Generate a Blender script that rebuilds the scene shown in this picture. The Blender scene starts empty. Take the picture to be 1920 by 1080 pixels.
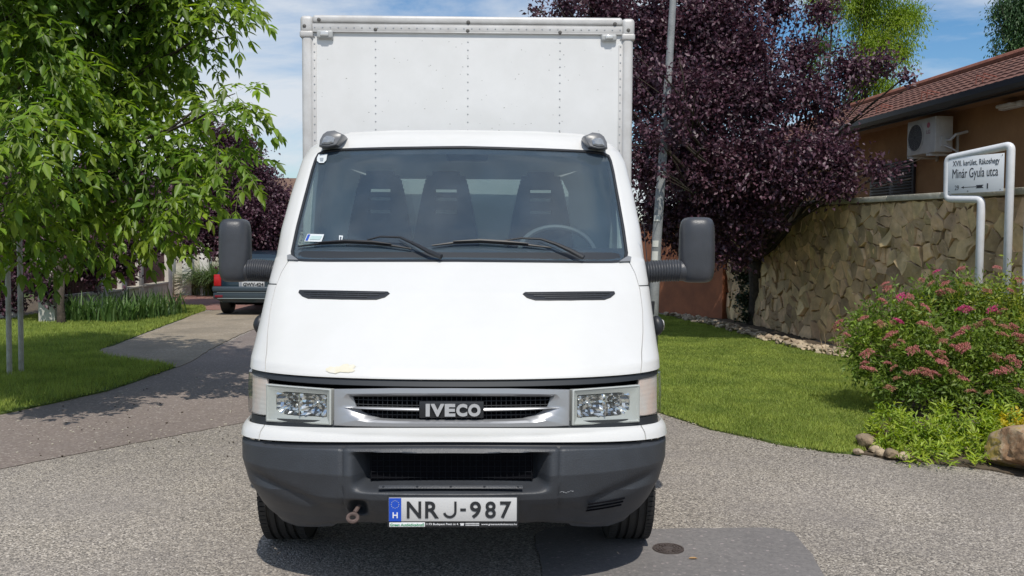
import bpy, bmesh, math, random
import numpy as np
from mathutils import Vector, Matrix

# ------------------------------------------------------------------ camera, world, sun
scene = bpy.context.scene
COL = scene.collection
W_PX, H_PX = 1920, 1080
FPX = 1700.0
CAM = Vector((0.18, -3.70, 1.53))
PITCH = math.atan(84 / FPX); YAW = math.atan(32 / FPX); ROLL = math.radians(0.3)
_f = Vector((math.sin(YAW) * math.cos(PITCH), math.cos(YAW) * math.cos(PITCH), -math.sin(PITCH)))
_r0 = Vector((math.cos(YAW), -math.sin(YAW), 0)); _u0 = _r0.cross(_f)
_r = _r0 * math.cos(ROLL) + _u0 * math.sin(ROLL); _u = _u0 * math.cos(ROLL) - _r0 * math.sin(ROLL)
cam_data = bpy.data.cameras.new("camera"); cam = bpy.data.objects.new("camera", cam_data); COL.objects.link(cam)
cam.matrix_world = Matrix(((_r.x, _u.x, -_f.x, CAM.x), (_r.y, _u.y, -_f.y, CAM.y), (_r.z, _u.z, -_f.z, CAM.z), (0, 0, 0, 1)))
cam_data.sensor_width = 36; cam_data.lens = FPX / W_PX * 36; cam_data.clip_end = 3000; cam_data.clip_start = 0.05
scene.camera = cam
scene.render.resolution_x = 1920; scene.render.resolution_y = 1080

scene.cycles.caustics_reflective = False
SUN_EL = math.radians(57); SUN_DX = 0.10         # light travels (-SUN_DX, 1) on the ground
scene.view_settings.view_transform = 'Standard'; scene.view_settings.look = 'None'
scene.view_settings.exposure = -0.05; scene.view_settings.gamma = 1
world = bpy.data.worlds.new("World"); scene.world = world; world.use_nodes = True
nt = world.node_tree; nt.nodes.clear()
N = nt.nodes.new; LK = nt.links.new
wo = N('ShaderNodeOutputWorld'); bg = N('ShaderNodeBackground'); bg.inputs['Strength'].default_value = 0.105
sky = N('ShaderNodeTexSky'); sky.sky_type = 'NISHITA'; sky.sun_disc = False
sky.sun_elevation = SUN_EL; sky.sun_rotation = math.atan2(SUN_DX, -1.0)   # azimuth from +Y, clockwise
sky.air_density = 1.0; sky.dust_density = 0.6; sky.ozone_density = 2.5
tc = N('ShaderNodeTexCoord'); mp = N('ShaderNodeMapping'); mp.inputs['Scale'].default_value = (1.0, 1.0, 3.4)
mp.inputs['Rotation'].default_value = (0.0, 0.12, 0.3); mp.inputs['Location'].default_value = (1.3, 0.2, 0.8)
n1 = N('ShaderNodeTexNoise'); n1.inputs['Scale'].default_value = 2.6; n1.inputs['Detail'].default_value = 8; n1.inputs['Roughness'].default_value = 0.58; n1.inputs['Distortion'].default_value = 0.35
cr = N('ShaderNodeValToRGB'); cr.color_ramp.elements[0].position = 0.42; cr.color_ramp.elements[1].position = 0.62
cr.color_ramp.elements[0].color = (0, 0, 0, 1); cr.color_ramp.elements[1].color = (0.92, 0.92, 0.92, 1)
mx = N('ShaderNodeMixRGB'); mx.inputs['Color2'].default_value = (7.4, 7.8, 8.3, 1)
hs = N('ShaderNodeHueSaturation'); hs.inputs['Saturation'].default_value = 1.3; hs.inputs['Value'].default_value = 1.15
LK(tc.outputs['Generated'], mp.inputs['Vector']); LK(mp.outputs[0], n1.inputs['Vector']); LK(n1.outputs['Fac'], cr.inputs['Fac'])
LK(sky.outputs[0], hs.inputs['Color']); LK(hs.outputs[0], mx.inputs['Color1'])
LK(cr.outputs['Color'], mx.inputs['Fac']); LK(mx.outputs[0], bg.inputs['Color']); LK(bg.outputs[0], wo.inputs['Surface'])
sd = bpy.data.lights.new("sun", 'SUN'); sd.energy = 3.8; sd.angle = math.radians(0.55); sd.color = (1.0, 0.95, 0.865)
so = bpy.data.objects.new("sun", sd); COL.objects.link(so)
ldir = Vector((-SUN_DX, 1.0, -math.tan(SUN_EL))).normalized()
so.rotation_mode = 'QUATERNION'; so.rotation_quaternion = ldir.to_track_quat('-Z', 'Y'); so.location = (2, -8, 20)

# ------------------------------------------------------------------ picture <-> place
def ray(px, py):
    return (_f + _r * ((px - 960) / FPX) - _u * ((py - 540) / FPX))
def at_y(px, py, Y):
    d = ray(px, py); return CAM + d * ((Y - CAM.y) / d.y)
def gnd(px, py, z=0.0):
    d = ray(px, py); return CAM + d * ((z - CAM.z) / d.z)
def sc(Y): return FPX / (Y - CAM.y)                     # pixels per metre at depth Y

# ------------------------------------------------------------------ materials
MATS = {}
def mat(name, color, rough=0.5, metal=0.0, spec=0.5, var=0.0, vscale=6.0, color2=None, bump=0.0, bscale=40.0, coat=0.0, island=0.0, transl=0.0, emit=None):
    if name in MATS: return MATS[name]
    m = bpy.data.materials.new(name); m.use_nodes = True; t = m.node_tree; t.nodes.clear()
    o = t.nodes.new('ShaderNodeOutputMaterial'); p = t.nodes.new('ShaderNodeBsdfPrincipled')
    p.inputs['Base Color'].default_value = (*color, 1); p.inputs['Roughness'].default_value = rough
    p.inputs['Metallic'].default_value = metal; p.inputs['Specular IOR Level'].default_value = spec
    p.inputs['Coat Weight'].default_value = coat
    csock = None
    c = t.nodes.new('ShaderNodeTexCoord')
    if var > 0 or color2:
        n = t.nodes.new('ShaderNodeTexNoise'); n.inputs['Scale'].default_value = vscale; n.inputs['Detail'].default_value = 6; n.inputs['Roughness'].default_value = 0.62
        t.links.new(c.outputs['Object'], n.inputs['Vector'])
        r = t.nodes.new('ShaderNodeValToRGB'); r.color_ramp.elements[0].position = 0.36; r.color_ramp.elements[1].position = 0.66
        a = color; b = color2 if color2 else tuple(x * (1 - var) for x in color)
        r.color_ramp.elements[0].color = (*b, 1); r.color_ramp.elements[1].color = (*a, 1)
        t.links.new(n.outputs['Fac'], r.inputs['Fac']); csock = r.outputs['Color']
        rr = t.nodes.new('ShaderNodeMapRange'); rr.inputs['To Min'].default_value = min(1, rough + 0.10); rr.inputs['To Max'].default_value = max(0.02, rough - 0.06)
        t.links.new(n.outputs['Fac'], rr.inputs['Value']); t.links.new(rr.outputs[0], p.inputs['Roughness'])
    if island > 0:
        g = t.nodes.new('ShaderNodeNewGeometry'); h = t.nodes.new('ShaderNodeHueSaturation')
        if csock: t.links.new(csock, h.inputs['Color'])
        else: h.inputs['Color'].default_value = (*color, 1)
        v = t.nodes.new('ShaderNodeMapRange'); v.inputs['To Min'].default_value = 1 - island; v.inputs['To Max'].default_value = 1 + island
        hu = t.nodes.new('ShaderNodeMapRange'); hu.inputs['To Min'].default_value = 0.5 - 0.035 * island; hu.inputs['To Max'].default_value = 0.5 + 0.025 * island
        w = t.nodes.new('ShaderNodeMath'); w.operation = 'FRACT'; w2 = t.nodes.new('ShaderNodeMath'); w2.operation = 'MULTIPLY'; w2.inputs[1].default_value = 7.31
        t.links.new(g.outputs['Random Per Island'], v.inputs['Value']); t.links.new(g.outputs['Random Per Island'], w2.inputs[0]); t.links.new(w2.outputs[0], w.inputs[0]); t.links.new(w.outputs[0], hu.inputs['Value'])
        t.links.new(v.outputs[0], h.inputs['Value']); t.links.new(hu.outputs[0], h.inputs['Hue']); csock = h.outputs['Color']
    if csock: t.links.new(csock, p.inputs['Base Color'])
    if bump > 0:
        n = t.nodes.new('ShaderNodeTexNoise'); n.inputs['Scale'].default_value = bscale; n.inputs['Detail'].default_value = 5
        b = t.nodes.new('ShaderNodeBump'); b.inputs['Strength'].default_value = bump; b.inputs['Distance'].default_value = 0.02
        t.links.new(c.outputs['Object'], n.inputs['Vector']); t.links.new(n.outputs['Fac'], b.inputs['Height']); t.links.new(b.outputs[0], p.inputs['Normal'])
    if emit: p.inputs['Emission Color'].default_value = (*emit, 1); p.inputs['Emission Strength'].default_value = 1
    if transl > 0:
        tr = t.nodes.new('ShaderNodeBsdfTranslucent'); s = t.nodes.new('ShaderNodeMixShader'); s.inputs[0].default_value = transl
        hh = t.nodes.new('ShaderNodeHueSaturation'); hh.inputs['Saturation'].default_value = 1.1; hh.inputs['Value'].default_value = 1.7
        if csock: t.links.new(csock, hh.inputs['Color'])
        else: hh.inputs['Color'].default_value = (*color, 1)
        t.links.new(hh.outputs[0], tr.inputs['Color'])
        t.links.new(p.outputs[0], s.inputs[1]); t.links.new(tr.outputs[0], s.inputs[2]); t.links.new(s.outputs[0], o.inputs['Surface'])
    else: t.links.new(p.outputs[0], o.inputs['Surface'])
    MATS[name] = m; return m

def glass_mat(name, tint, dust_haze=0.0, dust_haze_col=(0.5, 0.5, 0.5), rough=0.01, ior=1.6):
    m = bpy.data.materials.new(name); m.use_nodes = True; t = m.node_tree; t.nodes.clear()
    o = t.nodes.new('ShaderNodeOutputMaterial'); tr = t.nodes.new('ShaderNodeBsdfTransparent'); tr.inputs[0].default_value = (*tint, 1)
    g = t.nodes.new('ShaderNodeBsdfGlossy'); g.inputs['Roughness'].default_value = rough
    lw = t.nodes.new('ShaderNodeLayerWeight'); lw.inputs['Blend'].default_value = 0.5; f0 = ((ior - 1) / (ior + 1)) ** 2      # Schlick, the same from both sides
    pw = t.nodes.new('ShaderNodeMath'); pw.operation = 'POWER'; pw.inputs[1].default_value = 5; t.links.new(lw.outputs['Facing'], pw.inputs[0])
    f = t.nodes.new('ShaderNodeMath'); f.operation = 'MULTIPLY_ADD'; f.inputs[1].default_value = 1 - f0; f.inputs[2].default_value = f0; t.links.new(pw.outputs[0], f.inputs[0])
    s = t.nodes.new('ShaderNodeMixShader'); t.links.new(f.outputs[0], s.inputs[0]); t.links.new(tr.outputs[0], s.inputs[1]); t.links.new(g.outputs[0], s.inputs[2])
    out = s
    if dust_haze > 0:
        d = t.nodes.new('ShaderNodeBsdfDiffuse'); d.inputs[0].default_value = (*dust_haze_col, 1)
        c = t.nodes.new('ShaderNodeTexCoord'); n = t.nodes.new('ShaderNodeTexNoise'); n.inputs['Scale'].default_value = 5; n.inputs['Detail'].default_value = 7
        r = t.nodes.new('ShaderNodeMapRange'); r.inputs['From Min'].default_value = 0.3; r.inputs['From Max'].default_value = 0.75; r.inputs['To Min'].default_value = dust_haze * 0.85; r.inputs['To Max'].default_value = dust_haze * 1.15
        t.links.new(c.outputs['Object'], n.inputs['Vector']); t.links.new(n.outputs['Fac'], r.inputs['Value'])
        s2 = t.nodes.new('ShaderNodeMixShader'); t.links.new(r.outputs[0], s2.inputs[0]); t.links.new(s.outputs[0], s2.inputs[1]); t.links.new(d.outputs[0], s2.inputs[2]); out = s2
    t.links.new(out.outputs[0], o.inputs['Surface']); MATS[name] = m; return m

# ------------------------------------------------------------------ object helpers
def tag(o, label=None, cat=None, group=None, kind=None):
    if label: o['label'] = label
    if cat: o['category'] = cat
    if group: o['group'] = group
    if kind: o['kind'] = kind
    return o
WPOS = {}
def link(name, me, parent=None, m=None):
    o = bpy.data.objects.new(name, me); COL.objects.link(o)
    if m is not None:
        for x in (m if isinstance(m, (list, tuple)) else [m]): me.materials.append(x)
    if parent is not None:
        o.parent = parent; o.matrix_parent_inverse = Matrix.Translation(-WPOS.get(parent.name, Vector((0, 0, 0))))
    return o
def empty(name, loc, label, cat, group=None):
    o = bpy.data.objects.new(name, None); COL.objects.link(o); o.location = loc; o.empty_display_size = 0.2
    WPOS[o.name] = Vector(loc); tag(o, label, cat, group); return o
def finish(me, smooth=True, sharp=35):
    me.validate(); me.update()
    if smooth:
        me.polygons.foreach_set('use_smooth', [True] * len(me.polygons))
        if sharp: me.set_sharp_from_angle(angle=math.radians(sharp))
    return me
class MB:
    def __init__(s): s.v = []; s.f = []; s.m = []
    def add(s, vs, fs, mi=0):
        k = len(s.v); s.v += [tuple(v) for v in vs]; s.f += [tuple(i + k for i in f) for f in fs]; s.m += [mi] * len(fs)
    def bm(s, b, mi=0):
        b.verts.ensure_lookup_table(); b.verts.index_update()
        s.add([v.co[:] for v in b.verts], [[v.index for v in f.verts] for f in b.faces], mi); b.free()
    def box(s, c, size, bevel=0.0, rot=None, seg=2, mi=0, taper=None):
        b = bmesh.new(); bmesh.ops.create_cube(b, size=1)
        for v in b.verts:
            v.co = Vector((v.co.x * size[0], v.co.y * size[1], v.co.z * size[2]))
            if taper and v.co.z > 0: v.co.x *= taper[0]; v.co.y *= taper[1]
        if bevel > 0: bmesh.ops.bevel(b, geom=b.edges[:] , offset=bevel, segments=seg, affect='EDGES', profile=0.5)
        M = Matrix.Translation(Vector(c)) @ (rot.to_4x4() if rot is not None else Matrix())
        bmesh.ops.transform(b, matrix=M, verts=b.verts); s.bm(b, mi)
    def tube(s, pts, rad, sides=8, mi=0, caps=True, close=False):
        pts = [Vector(p) for p in pts]; n = len(pts)
        if not hasattr(rad, '__len__'): rad = [rad] * n
        base = len(s.v); prev = None; vs = []
        for i, p in enumerate(pts):
            d = (pts[(i + 1) % n] - pts[i - 1]) if close else (pts[min(i + 1, n - 1)] - pts[max(i - 1, 0)])
            d.normalize()
            if prev is None:
                a = d.cross(Vector((0, 0, 1)));
                if a.length < 0.1: a = d.cross(Vector((1, 0, 0)))
            else: a = prev - d * prev.dot(d)
            a.normalize(); prev = a; b = d.cross(a)
            for k in range(sides):
                t = 2 * math.pi * k / sides; vs.append(p + (a * math.cos(t) + b * math.sin(t)) * rad[i])
        fs = []
        for i in range(n if close else n - 1):
            j = (i + 1) % n
            for k in range(sides):
                fs.append((i * sides + k, i * sides + (k + 1) % sides, j * sides + (k + 1) % sides, j * sides + k))
        if caps and not close: fs += [tuple(range(sides))[::-1], tuple((n - 1) * sides + k for k in range(sides))]
        s.add(vs, fs, mi)
    def lathe(s, c, prof, seg=24, axis='Z', mi=0):
        # prof: list of (r, h)
        vs = []; fs = []
        for r, h in prof:
            for k in range(seg):
                t = 2 * math.pi * k / seg; x, y = r * math.cos(t), r * math.sin(t)
                v = {'Z': (x, y, h), 'Y': (x, h, y), 'X': (h, x, y)}[axis]
                vs.append((c[0] + v[0], c[1] + v[1], c[2] + v[2]))
        for i in range(len(prof) - 1):
            for k in range(seg):
                q = (i * seg + k, i * seg + (k + 1) % seg, (i + 1) * seg + (k + 1) % seg, (i + 1) * seg + k)
                fs.append(q)
        s.add(vs, fs, mi)
    def poly(s, pts, thick=None, mi=0):
        # flat polygon, optional extrusion vector
        n = len(pts); pts = [Vector(p) for p in pts]
        if thick is None: s.add(pts, [tuple(range(n))], mi); return
        t = Vector(thick); s.add(pts + [p + t for p in pts], [tuple(range(n))[::-1], tuple(range(n, 2 * n))] + [(i, (i + 1) % n, n + (i + 1) % n, n + i) for i in range(n)], mi)
    def loft(s, loops, close=True, mi=0, cap0=False, cap1=False):
        n = len(loops[0]); vs = [p for L in loops for p in L]; fs = []
        for i in range(len(loops) - 1):
            for k in range(n if close else n - 1):
                fs.append((i * n + k, i * n + (k + 1) % n, (i + 1) * n + (k + 1) % n, (i + 1) * n + k))
        if cap0: fs.append(tuple(range(n))[::-1])
        if cap1: fs.append(tuple((len(loops) - 1) * n + k for k in range(n)))
        s.add(vs, fs, mi)
    def build(s, name, m, parent=None, smooth=True, sharp=35, fixn=True):
        me = bpy.data.meshes.new(name); me.from_pydata(s.v, [], s.f)
        ms = m if isinstance(m, (list, tuple)) else [m]
        for x in ms: me.materials.append(x)
        if len(ms) > 1: me.polygons.foreach_set('material_index', s.m)
        if fixn and len(s.f) < 60000:
            b = bmesh.new(); b.from_mesh(me); bmesh.ops.remove_doubles(b, verts=b.verts, dist=1e-6)
            bmesh.ops.recalc_face_normals(b, faces=b.faces); b.to_mesh(me); b.free()
        finish(me, smooth, sharp)
        o = bpy.data.objects.new(name, me); COL.objects.link(o)
        if parent is not None:
            o.parent = parent; o.matrix_parent_inverse = Matrix.Translation(-WPOS.get(parent.name, Vector((0, 0, 0))))
        return o
def np_mesh(name, V, Fc, nper, m, parent=None, smooth=False, matidx=None):
    """V (n,3) array, Fc (k,nper) int array"""
    me = bpy.data.meshes.new(name); me.vertices.add(len(V)); me.vertices.foreach_set('co', np.ascontiguousarray(V, dtype=np.float32).ravel())
    k = len(Fc); me.loops.add(k * nper); me.loops.foreach_set('vertex_index', np.ascontiguousarray(Fc, dtype=np.int32).ravel())
    me.polygons.add(k); me.polygons.foreach_set('loop_start', np.arange(0, k * nper, nper, dtype=np.int32))
    for x in (m if isinstance(m, (list, tuple)) else [m]): me.materials.append(x)
    if matidx is not None: me.polygons.foreach_set('material_index', np.ascontiguousarray(matidx, dtype=np.int32))
    me.update(calc_edges=True)
    if smooth: me.polygons.foreach_set('use_smooth', np.ones(k, dtype=bool))
    o = bpy.data.objects.new(name, me); COL.objects.link(o)
    if parent is not None:
        o.parent = parent; o.matrix_parent_inverse = Matrix.Translation(-WPOS.get(parent.name, Vector((0, 0, 0))))
    return o
def sheet(name, P, m, parent=None, skirt=0.0, flip=False, sharp=35, smooth=True):
    """P: (nv, nu, 3) grid -> mesh with an optional folded-in rim"""
    nv, nu = P.shape[:2]
    du = np.gradient(P, axis=1); dv = np.gradient(P, axis=0); n = np.cross(du, dv)
    n /= np.linalg.norm(n, axis=2, keepdims=True) + 1e-12
    if flip: n = -n
    idx = np.arange(nv * nu).reshape(nv, nu)
    F = np.stack([idx[:-1, :-1], idx[:-1, 1:], idx[1:, 1:], idx[1:, :-1]], -1).reshape(-1, 4)
    V = P.reshape(-1, 3)
    if flip: F = F[:, ::-1]
    if skirt > 0:
        ring = np.concatenate([idx[0, :-1], idx[:-1, -1], idx[-1, :0:-1], idx[:0:-1, 0]])
        rv = V[ring] - n.reshape(-1, 3)[ring] * skirt
        k = len(V); R = np.arange(k, k + len(ring)); V = np.concatenate([V, rv])
        q = np.stack([ring, R, np.roll(R, -1), np.roll(ring, -1)], -1)
        if flip: q = q[:, ::-1]
        F = np.concatenate([F, q])
    o = np_mesh(name, V, F, 4, m, parent)
    finish(o.data, smooth, sharp); return o
def text_mesh(name, body, origin, xd, yd, w, h, m, parent=None, depth=0.002, bold=0.0, spacing=1.0):
    """lettering fitted into w x h, lower-left corner at origin, xd to the right, yd up"""
    cu = bpy.data.curves.new('lettering', 'FONT'); cu.body = body; cu.size = 1; cu.extrude = 0.5; cu.offset = bold; cu.space_character = spacing; cu.resolution_u = 4
    to = bpy.data.objects.new('lettering', cu); COL.objects.link(to); bpy.context.view_layer.update()
    me = bpy.data.meshes.new_from_object(to.evaluated_get(bpy.context.evaluated_depsgraph_get()))
    bpy.data.objects.remove(to); bpy.data.curves.remove(cu)
    n = len(me.vertices); co = np.empty(n * 3, dtype=np.float32); me.vertices.foreach_get('co', co); co = co.reshape(-1, 3)
    lo = co.min(0); hi = co.max(0); co = (co - lo) / np.maximum(hi - lo, 1e-6)
    xd = Vector(xd).normalized(); yd = Vector(yd).normalized(); nd = xd.cross(yd)
    X = np.array(xd); Y = np.array(yd); Z = np.array(nd); O = np.array(Vector(origin))
    out = O + co[:, :1] * X * w + co[:, 1:2] * Y * h + (co[:, 2:3] - 0.3) * Z * depth
    me.vertices.foreach_set('co', out.astype(np.float32).ravel()); me.name = name; me.materials.clear(); me.update()
    return link(name, me, parent, m)
# ------------------------------------------------------------------ ground surfaces
def aggregate_mat(name, cols, scale, bump, mottle, mot_col, rough=0.85, fine=0.0):
    m = bpy.data.materials.new(name); m.use_nodes = True; t = m.node_tree; p = t.nodes['Principled BSDF']; p.inputs['Roughness'].default_value = rough
    c = t.nodes.new('ShaderNodeTexCoord'); v = t.nodes.new('ShaderNodeTexVoronoi'); v.inputs['Scale'].default_value = scale; v.inputs['Randomness'].default_value = 1
    w = t.nodes.new('ShaderNodeSeparateColor'); r = t.nodes.new('ShaderNodeValToRGB')
    el = r.color_ramp.elements
    for i, (pos, cc) in enumerate(cols):
        e = el[i] if i < 2 else el.new(pos); e.position = pos; e.color = (*cc, 1)
    t.links.new(c.outputs['Object'], v.inputs['Vector']); t.links.new(v.outputs['Color'], w.inputs[0]); t.links.new(w.outputs[0], r.inputs['Fac'])
    n = t.nodes.new('ShaderNodeTexNoise'); n.inputs['Scale'].default_value = 1.1; n.inputs['Detail'].default_value = 9; n.inputs['Roughness'].default_value = 0.65
    t.links.new(c.outputs['Object'], n.inputs['Vector'])
    rr = t.nodes.new('ShaderNodeMapRange'); rr.inputs['From Min'].default_value = 0.4; rr.inputs['From Max'].default_value = 0.68; rr.inputs['To Max'].default_value = mottle
    t.links.new(n.outputs['Fac'], rr.inputs['Value'])
    mix = t.nodes.new('ShaderNodeMixRGB'); mix.inputs['Color2'].default_value = (*mot_col, 1)
    t.links.new(rr.outputs[0], mix.inputs['Fac']); t.links.new(r.outputs[0], mix.inputs['Color1'])
    # tar seams / stains
    n2 = t.nodes.new('ShaderNodeTexNoise'); n2.inputs['Scale'].default_value = 0.45; n2.inputs['Detail'].default_value = 4
    t.links.new(c.outputs['Object'], n2.inputs['Vector'])
    r2 = t.nodes.new('ShaderNodeMapRange'); r2.inputs['From Min'].default_value = 0.35; r2.inputs['From Max'].default_value = 0.7; r2.inputs['To Min'].default_value = 0.86; r2.inputs['To Max'].default_value = 1.12
    t.links.new(n2.outputs['Fac'], r2.inputs['Value'])
    hsv = t.nodes.new('ShaderNodeHueSaturation'); t.links.new(mix.outputs[0], hsv.inputs['Color']); t.links.new(r2.outputs[0], hsv.inputs['Value'])
    t.links.new(hsv.outputs[0], p.inputs['Base Color'])
    b = t.nodes.new('ShaderNodeBump'); b.inputs['Strength'].default_value = bump; b.inputs['Distance'].default_value = 0.006
    t.links.new(v.outputs['Distance'], b.inputs['Height']); b.invert = True; t.links.new(b.outputs[0], p.inputs['Normal'])
    MATS[name] = m; return m
M_coarse = aggregate_mat('coarse asphalt', [(0.0, (0.08, 0.07, 0.062)), (0.28, (0.20, 0.178, 0.152)), (0.6, (0.33, 0.292, 0.245)), (0.88, (0.48, 0.425, 0.355)), (1.0, (0.70, 0.64, 0.56))], 122, 0.8, 0.55, (0.24, 0.215, 0.20))
M_fine = aggregate_mat('smooth asphalt', [(0.0, (0.165, 0.132, 0.112)), (0.5, (0.22, 0.178, 0.155)), (0.93, (0.25, 0.207, 0.18)), (1.0, (0.45, 0.41, 0.36))], 70, 0.35, 0.5, (0.20, 0.168, 0.152))
M_patch = aggregate_mat('patch asphalt', [(0.0, (0.16, 0.15, 0.145)), (0.5, (0.195, 0.183, 0.176)), (0.96, (0.22, 0.205, 0.195)), (1.0, (0.36, 0.31, 0.30))], 75, 0.3, 0.5, (0.20, 0.185, 0.18))
M_conc = aggregate_mat('old concrete', [(0.0, (0.22, 0.18, 0.13)), (0.5, (0.32, 0.265, 0.195)), (0.9, (0.37, 0.31, 0.23)), (1.0, (0.42, 0.39, 0.34))], 60, 0.5, 0.9, (0.20, 0.17, 0.125))
M_soil = mat('soil', (0.12, 0.088, 0.055), 0.95, color2=(0.055, 0.042, 0.027), vscale=9, bump=0.8, bscale=30)
M_turf = mat('turf', (0.12, 0.18, 0.03), 0.95, color2=(0.08, 0.12, 0.022), vscale=3.0, bump=0.6, bscale=60)
M_meadow = mat('meadow', (0.06, 0.10, 0.02), 0.95, color2=(0.07, 0.08, 0.03), vscale=0.5)

def flat(name, pts, z, m, label=None, kind='structure', thick=0.0):
    """irregular-edged flat sheet from an outline of (x, y)"""
    mb = MB(); P = [Vector((p[0], p[1], z)) for p in pts]
    if thick: mb.poly([p - Vector((0, 0, thick)) for p in P], (0, 0, thick))
    else: mb.poly(P)
    o = mb.build(name, m, smooth=False, fixn=thick > 0); o['kind'] = kind
    me = o.data
    if not thick and me.polygons[0].normal.z < 0: me.flip_normals()
    return o
def curvy(pts, step=0.25, jit=0.02, seed=1, closed=True):
    """Catmull-Rom through outline points, with a little edge raggedness"""
    rnd = random.Random(seed); P = [Vector((p[0], p[1], 0)) for p in pts]; out = []; n = len(P)
    for i in range(n if closed else n - 1):
        a, b, c, d = (P[(i - 1) % n], P[i], P[(i + 1) % n], P[(i + 2) % n]) if closed else (P[max(i - 1, 0)], P[i], P[i + 1], P[min(i + 2, n - 1)])
        k = max(1, int((c - b).length / step))
        if (c - b).length > 6: a = b - (c - b) * 0.3; d = c + (c - b) * 0.3
        for j in range(k):
            t = j / k
            q = 0.5 * ((2 * b) + (c - a) * t + (2 * a - 5 * b + 4 * c - d) * t * t + (3 * b - a - 3 * c + d) * t ** 3)
            out.append((q.x + rnd.uniform(-jit, jit), q.y + rnd.uniform(-jit, jit)))
    if not closed: out.append((P[-1].x, P[-1].y))
    return out
def rough_line(a, b, step=0.3, jit=0.03, seed=0):
    rnd = random.Random(seed); a = Vector((*a, 0)); b = Vector((*b, 0)); n = max(1, int((b - a).length / step))
    return [(a.lerp(b, i / n).x + rnd.uniform(-jit, jit), a.lerp(b, i / n).y + rnd.uniform(-jit, jit)) for i in range(n)]
def outline(pts, step=0.3, jit=0.02, seed=0):
    out = []
    for i in range(len(pts)): out += rough_line(pts[i], pts[(i + 1) % len(pts)], step, jit, seed + i)
    return out
g = lambda px, py: tuple(gnd(px, py)[:2])

flat('ground', [(-1500, -1500), (1500, -1500), (1500, 1500), (-1500, 1500)], -0.03, M_meadow)
flat('road_junction', [(-14, -12), (14, -12), (14, 6), (2.2, 30), (-5.5, 30), (-14, 3)], 0.0, M_coarse)
L_EDGE = [(-9.0, 0.2), (-5.6, 2.9), g(0, 778), g(100, 757), g(200, 735), g(330, 690)]
flat('street', outline([(-9.0, -5.2), g(0, 880), g(470, 790), (0.9, 7.9), (1.0, 60), (-4.6, 60), (-4.2, 12.6), g(470, 622), g(330, 690), g(200, 735), g(100, 757), g(0, 778), (-5.6, 2.9), (-12, -1.5)], 0.12, 0.012, 5), 0.004, M_fine)
flat('driveway', curvy([g(330, 690), g(250, 678), g(196, 668), g(185, 658), g(232, 643), g(330, 606), g(388, 584), (-4.9, 16.6), (-3.9, 16.6), g(478, 617), g(400, 653)], 0.2, 0.015, 3), 0.012, M_conc, thick=0.03)
flat('asphalt_patch', curvy([g(1018, 1300), g(1018, 1080), g(1020, 994), g(1240, 993), g(1455, 992), g(1500, 1015), g(1548, 1085), g(1640, 1300)], 0.08, 0.006, 8), 0.005, M_patch)

M_brick = bpy.data.materials.new('red pavers'); M_brick.use_nodes = True
t = M_brick.node_tree; p = t.nodes['Principled BSDF']; p.inputs['Roughness'].default_value = 0.85
c = t.nodes.new('ShaderNodeTexCoord'); b = t.nodes.new('ShaderNodeTexBrick'); b.inputs['Scale'].default_value = 2.2
b.inputs['Color1'].default_value = (0.30, 0.13, 0.10, 1); b.inputs['Color2'].default_value = (0.24, 0.12, 0.10, 1); b.inputs['Mortar'].default_value = (0.2, 0.16, 0.14, 1); b.inputs['Mortar Size'].default_value = 0.02
t.links.new(c.outputs['Object'], b.inputs['Vector']); t.links.new(b.outputs['Color'], p.inputs['Base Color'])
flat('red_pavement', [(-9.2, 16.6), (-3.9, 16.6), (-3.9, 22.2), (-9.2, 22.2)], 0.010, M_brick)

# kerb stones set in the driveway mouth
LAWN_R = [(1.0, 60), (0.95, 9.0), (1.25, 6.2), g(1240, 776), g(1330, 806), g(1480, 838), g(1560, 850), g(1612, 853), g(1650, 812), (3.95, 4.75), (4.45, 6.2), g(1600, 668), g(1520, 655), g(1420, 632), g(1330, 608), g(1240, 592), (3.0, 17.5), (2.6, 24), (2.6, 60)]
LAWN_L = L_EDGE + [g(250, 680), g(196, 671), g(180, 660), g(230, 641), g(330, 603), g(385, 583), (-6.6, 17.5), (-9.0, 18), (-9.0, 13.0), (-14, 13.0), (-14, 0.0)]
flat('lawn', outline(LAWN_R, 0.15, 0.015, 30), 0.018, M_turf, thick=0.05)
flat('lawn', outline(LAWN_L, 0.15, 0.015, 60), 0.018, M_turf, thick=0.05)
BED = [g(1600, 850), g(1660, 860), g(1760, 871), g(1860, 884), g(1930, 897), (5.2, 1.6), (9, 0.0), (9, 5), (5.6, 5.2), (5.3, 7.4), (5.2, 15), (4.6, 15), g(1600, 668), (4.45, 6.2), (3.95, 4.75), g(1650, 812)]
flat('flower_bed', outline(BED, 0.08, 0.02, 90), 0.010, M_soil, thick=0.03)
flat('soil_strip', outline([(-13, 12.9), (-9.0, 12.9), (-8.9, 13.2), g(330, 596), (-6.8, 17.0), (-9.6, 20), (-13, 20)], 0.2, 0.03, 120), 0.030, M_soil, thick=0.05)

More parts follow.
